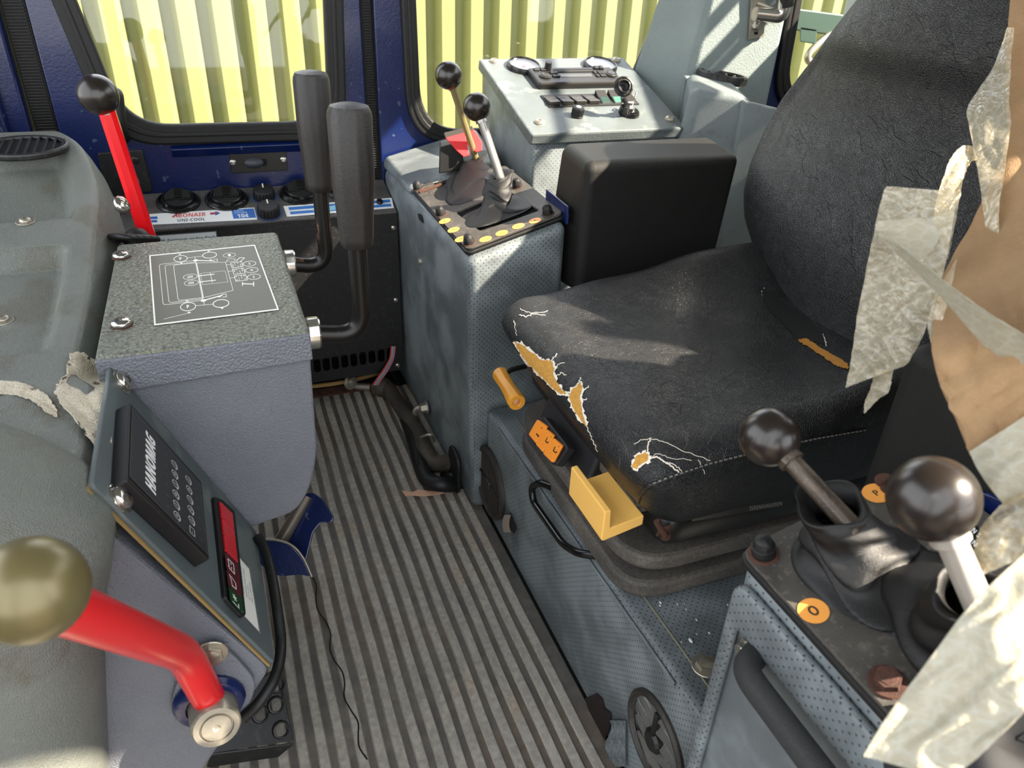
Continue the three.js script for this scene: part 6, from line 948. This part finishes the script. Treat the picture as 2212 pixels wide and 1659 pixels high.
{
  const c1 = dep(1662, 944, 0.62), c2 = dep(2015, 1077, 0.43), r1 = 65 / 1600 * 0.62, r2 = 93 / 1600 * 0.43, B = lift(NP, 0.006), b1 = at(1884, 1236, B), f1 = dep(1792, 1086, 0.585);
  stick('nearer pair of sticks, front one: brown ball on a rusty rod in wide black boot', c1, r1, f1.clone().addScaledVector(c1.clone().sub(f1).normalize(), -0.03), 0.0085, std({ map: scale(T.plate, 0.12), color: 0xffeee0, roughness: 0.35, metalness: 0.35 }), [b1, NP.u.clone().multiplyScalar(0.05), NP.v.clone().multiplyScalar(0.054), f1, 0.0265, 0.11, 0.4, 0.7]);
  const f2 = dep(2125, 1330, 0.44), b2 = at(2040, 1330, B);
  stick('nearer pair of sticks, right one: largest brown ball on a pale steel rod', c2, r2, f2, 0.0088, std({ color: 0xb9b3aa, roughness: 0.4, metalness: 0.5 }), [b2, NP.u.clone().multiplyScalar(0.05), NP.v.clone().multiplyScalar(0.06), dep(2110, 1290, 0.445), 0.024, 0.12, 2.1, 0.6]);
}
// ------------------------------------------------------------------ cardboard with packing tape hanging at the right
{
  const t = thing('cardboard_wrapping', 'crumpled brown cardboard sheet with loose clear packing tape hanging at right', 'cardboard');
  const nz = (x, y, s) => { let a = 0; for (const [f, k] of [[0.012, 1], [0.031, 0.5], [0.07, 0.25]]) a += k * Math.sin(x * f * 1.3 + y * f * 0.8 + s + 2 * Math.sin(y * f * 0.7 + s * 2)); return a / 1.75; };
  const fold = (x, y, s) => { let k = 0; for (let i = 0; i < 4; i++) { const a = 1.1 + i * 0.55 + s, f = 0.05 * (1 + 0.6 * i), w = (x * Math.cos(a) + y * Math.sin(a)) * f + 1.5 * Math.sin(x * 0.017 * (i + 1) + y * 0.012 + s); k += (1 - Math.abs(Math.sin(w))) / (1 + 0.7 * i); } return k / 2.5; };
  function film(name, L, R, amp, m, th = 0.0006, nu = 24, nv = 60, label) {
    const a = along(L), b = along(R), s = rnd() * 9, clear = m === M.tape, k = clear ? 2 : 1.5;
    const g = thick(Math.round(nu * k), Math.round(nv * k), (u, v) => { const p = a(v), q = b(v), rag = clear ? 1.0 * Math.sin(v * 61 + s) * Math.sin(v * 23) * Math.pow(Math.abs(2 * u - 1), 6) : 0, x = lerp(p[0], q[0], u) + rag, y = lerp(p[1], q[1], u); return dep(x, y, lerp(p[2], q[2], u) + amp * nz(x, y, s) + (clear ? 0.006 : m === M.card ? 0.005 : 0.0012) * fold(x * (clear ? 0.7 : 0.35), y * (clear ? 0.7 : 0.35), s)); }, th);
    g.userData.keepUV = false; return part(t, name, g, m, label);
  }
  film('cardboard', [[2186, -60, 0.8], [2180, 60, 0.77], [2172, 200, 0.72], [2176, 300, 0.68], [2150, 390, 0.65], [2086, 520, 0.62], [2034, 620, 0.58], [2012, 740, 0.5], [2030, 830, 0.48], [2064, 905, 0.47], [2096, 985, 0.46]], [[2460, -60, 0.7], [2460, 100, 0.67], [2460, 250, 0.63], [2440, 350, 0.58], [2420, 450, 0.53], [2400, 560, 0.48], [2400, 650, 0.43], [2400, 740, 0.43], [2400, 820, 0.42], [2400, 880, 0.42], [2400, 930, 0.42]], 0.007, M.card, 0.004, 30, 80, 'crumpled brown cardboard');
  // the sheet goes on out of sight round the near side of the backrest
  part(t, 'cardboard', (() => { const g = thick(16, 24, (u, v) => { const y = lerp(0.42, 1.36, v), e = lerp(-0.405, -0.325, sstep(1.06, 1.13, y)); return V(lerp(1.1, 1.2, u), y, lerp(e, -0.05, u) + u * 0.03 * Math.sin(v * 4 + u * 3)); }, 0.004); g.userData.keepUV = false; return g; })(), M.card);
  part(t, 'cardboard', (() => { const R = along([[2456, -60, 0.7], [2456, 100, 0.67], [2456, 250, 0.63], [2436, 350, 0.58], [2416, 450, 0.53], [2398, 560, 0.48], [2398, 740, 0.43], [2398, 930, 0.42]]); const g = thick(20, 30, (u, v) => { const p = R(v), a = dep(p[0], p[1], p[2]), y = lerp(1.34, 0.62, v), b = V(1.12, y, lerp(-0.37, -0.325, sstep(1.06, 1.13, y))); return a.lerp(b, u).add(V(0, 0, 0.02 * Math.sin(u * Math.PI) * Math.sin(v * 7))); }, 0.004); g.userData.keepUV = false; return g; })(), M.card);
  film('tape_strip', [[2176, 60, 0.75], [2148, 140, 0.73], [2092, 228, 0.70], [2091, 262, 0.69], [2112, 370, 0.655], [2128, 480, 0.615], [2140, 580, 0.57]], [[2190, 60, 0.74], [2184, 140, 0.715], [2180, 228, 0.68], [2184, 262, 0.67], [2170, 370, 0.64], [2158, 460, 0.605], [2160, 570, 0.56]], 0.004, M.tape, 0.0004, 16, 40, 'clear tape strip along the cardboard edge');
  film('tape_strip', [[2102, 316, 0.68], [2078, 316, 0.68], [2052, 345, 0.67], [2026, 420, 0.66], [2015, 480, 0.65]], [[2112, 345, 0.67], [2096, 352, 0.67], [2080, 390, 0.66], [2066, 470, 0.65], [2048, 560, 0.64]], 0.002, M.tape, 0.0004, 10, 36, 'loop of clear tape');
  film('tape_strip', [[1914, 402, 0.58], [1904, 430, 0.582], [1880, 540, 0.585], [1852, 680, 0.59], [1838, 780, 0.59], [1826, 838, 0.59]], [[2064, 414, 0.56], [2060, 470, 0.562], [2040, 580, 0.565], [2004, 700, 0.57], [1962, 782, 0.575], [1924, 800, 0.58]], 0.005, M.tape, 0.0004, 34, 60, 'wide hanging strip of wrinkled clear tape');
  film('tape_strip', [[1890, 800, 0.586], [1880, 840, 0.585], [1868, 868, 0.585], [1866, 892, 0.585]], [[1930, 798, 0.58], [1920, 846, 0.58], [1898, 862, 0.58], [1868, 893, 0.585]], 0.002, M.tape, 0.0004, 10, 16, 'twisted end of clear tape');
  film('tape_strip', [[1896, 478, 0.545], [1892, 500, 0.545], [1908, 520, 0.54], [1960, 552, 0.53]], [[1990, 470, 0.55], [2030, 500, 0.548], [2012, 540, 0.542], [1975, 572, 0.532]], 0.002, M.tapeMilk, 0.0004, 16, 20, 'folded corner of clear tape');
  film('tape_strip', [[1895, 498, 0.54], [1950, 536, 0.525], [2040, 608, 0.49], [2140, 680, 0.455], [2260, 752, 0.42]], [[1900, 518, 0.542], [1960, 570, 0.53], [2040, 650, 0.498], [2140, 762, 0.47], [2260, 850, 0.44]], 0.004, M.tapeMilk, 0.0006, 14, 60, 'milky folded band of tape running to the right');
  film('tape_strip', [[2042, 600, 0.515], [2020, 640, 0.52], [2004, 700, 0.525], [2012, 742, 0.525]], [[2066, 560, 0.53], [2050, 640, 0.522], [2036, 690, 0.52], [2014, 744, 0.525]], 0.002, M.tape, 0.0004, 8, 20, 'small curl of clear tape');
  film('tape_strip', [[2094, 976, 0.455], [2110, 1010, 0.45], [2136, 1050, 0.445], [2168, 1090, 0.44]], [[2400, 780, 0.41], [2400, 860, 0.41], [2400, 940, 0.41], [2400, 1000, 0.41]], 0.003, M.tapeMilk, 0.0005, 26, 26, 'milky tape strip below the cardboard');
  film('tape_strip', [[2166, 1088, 0.44], [2120, 1140, 0.438], [2104, 1190, 0.436], [2114, 1246, 0.434]], [[2400, 960, 0.40], [2400, 1020, 0.40], [2400, 1080, 0.40], [2400, 1120, 0.40]], 0.004, M.tape, 0.0004, 26, 26, 'clear tape strip beside the largest ball');
  film('tape_strip', [[2400, 1020, 0.35], [2260, 1150, 0.352], [2110, 1292, 0.355], [2010, 1420, 0.358], [1908, 1560, 0.36], [1864, 1632, 0.362]], [[2400, 1400, 0.33], [2320, 1450, 0.332], [2232, 1520, 0.335], [2160, 1590, 0.34], [2080, 1660, 0.345], [1985, 1668, 0.35]], 0.0035, M.tapeMilk, 0.0005, 40, 60, 'wide white flap of tape in the bottom right corner');
}
{
  const N = 40, c = dep(2190, 1640, 0.47);
  solo('dark_cloth', 'dark folded cloth in the bottom right corner under the tape flap', 'cloth', softBox(c.x - 0.075, c.x + 0.2, c.y - 0.012, c.y + 0.035, c.z - 0.05, c.z + 0.12, 0.03, [24, 12, 24], (q) => { q.y += 0.008 * Math.sin(q.x * 90 + q.z * 40) + 0.006 * Math.sin(q.z * 130 - q.x * 50); }), std({ color: 0x1f2022, roughness: 0.85 }));
}

settle();
renderer.render(scene, camera);
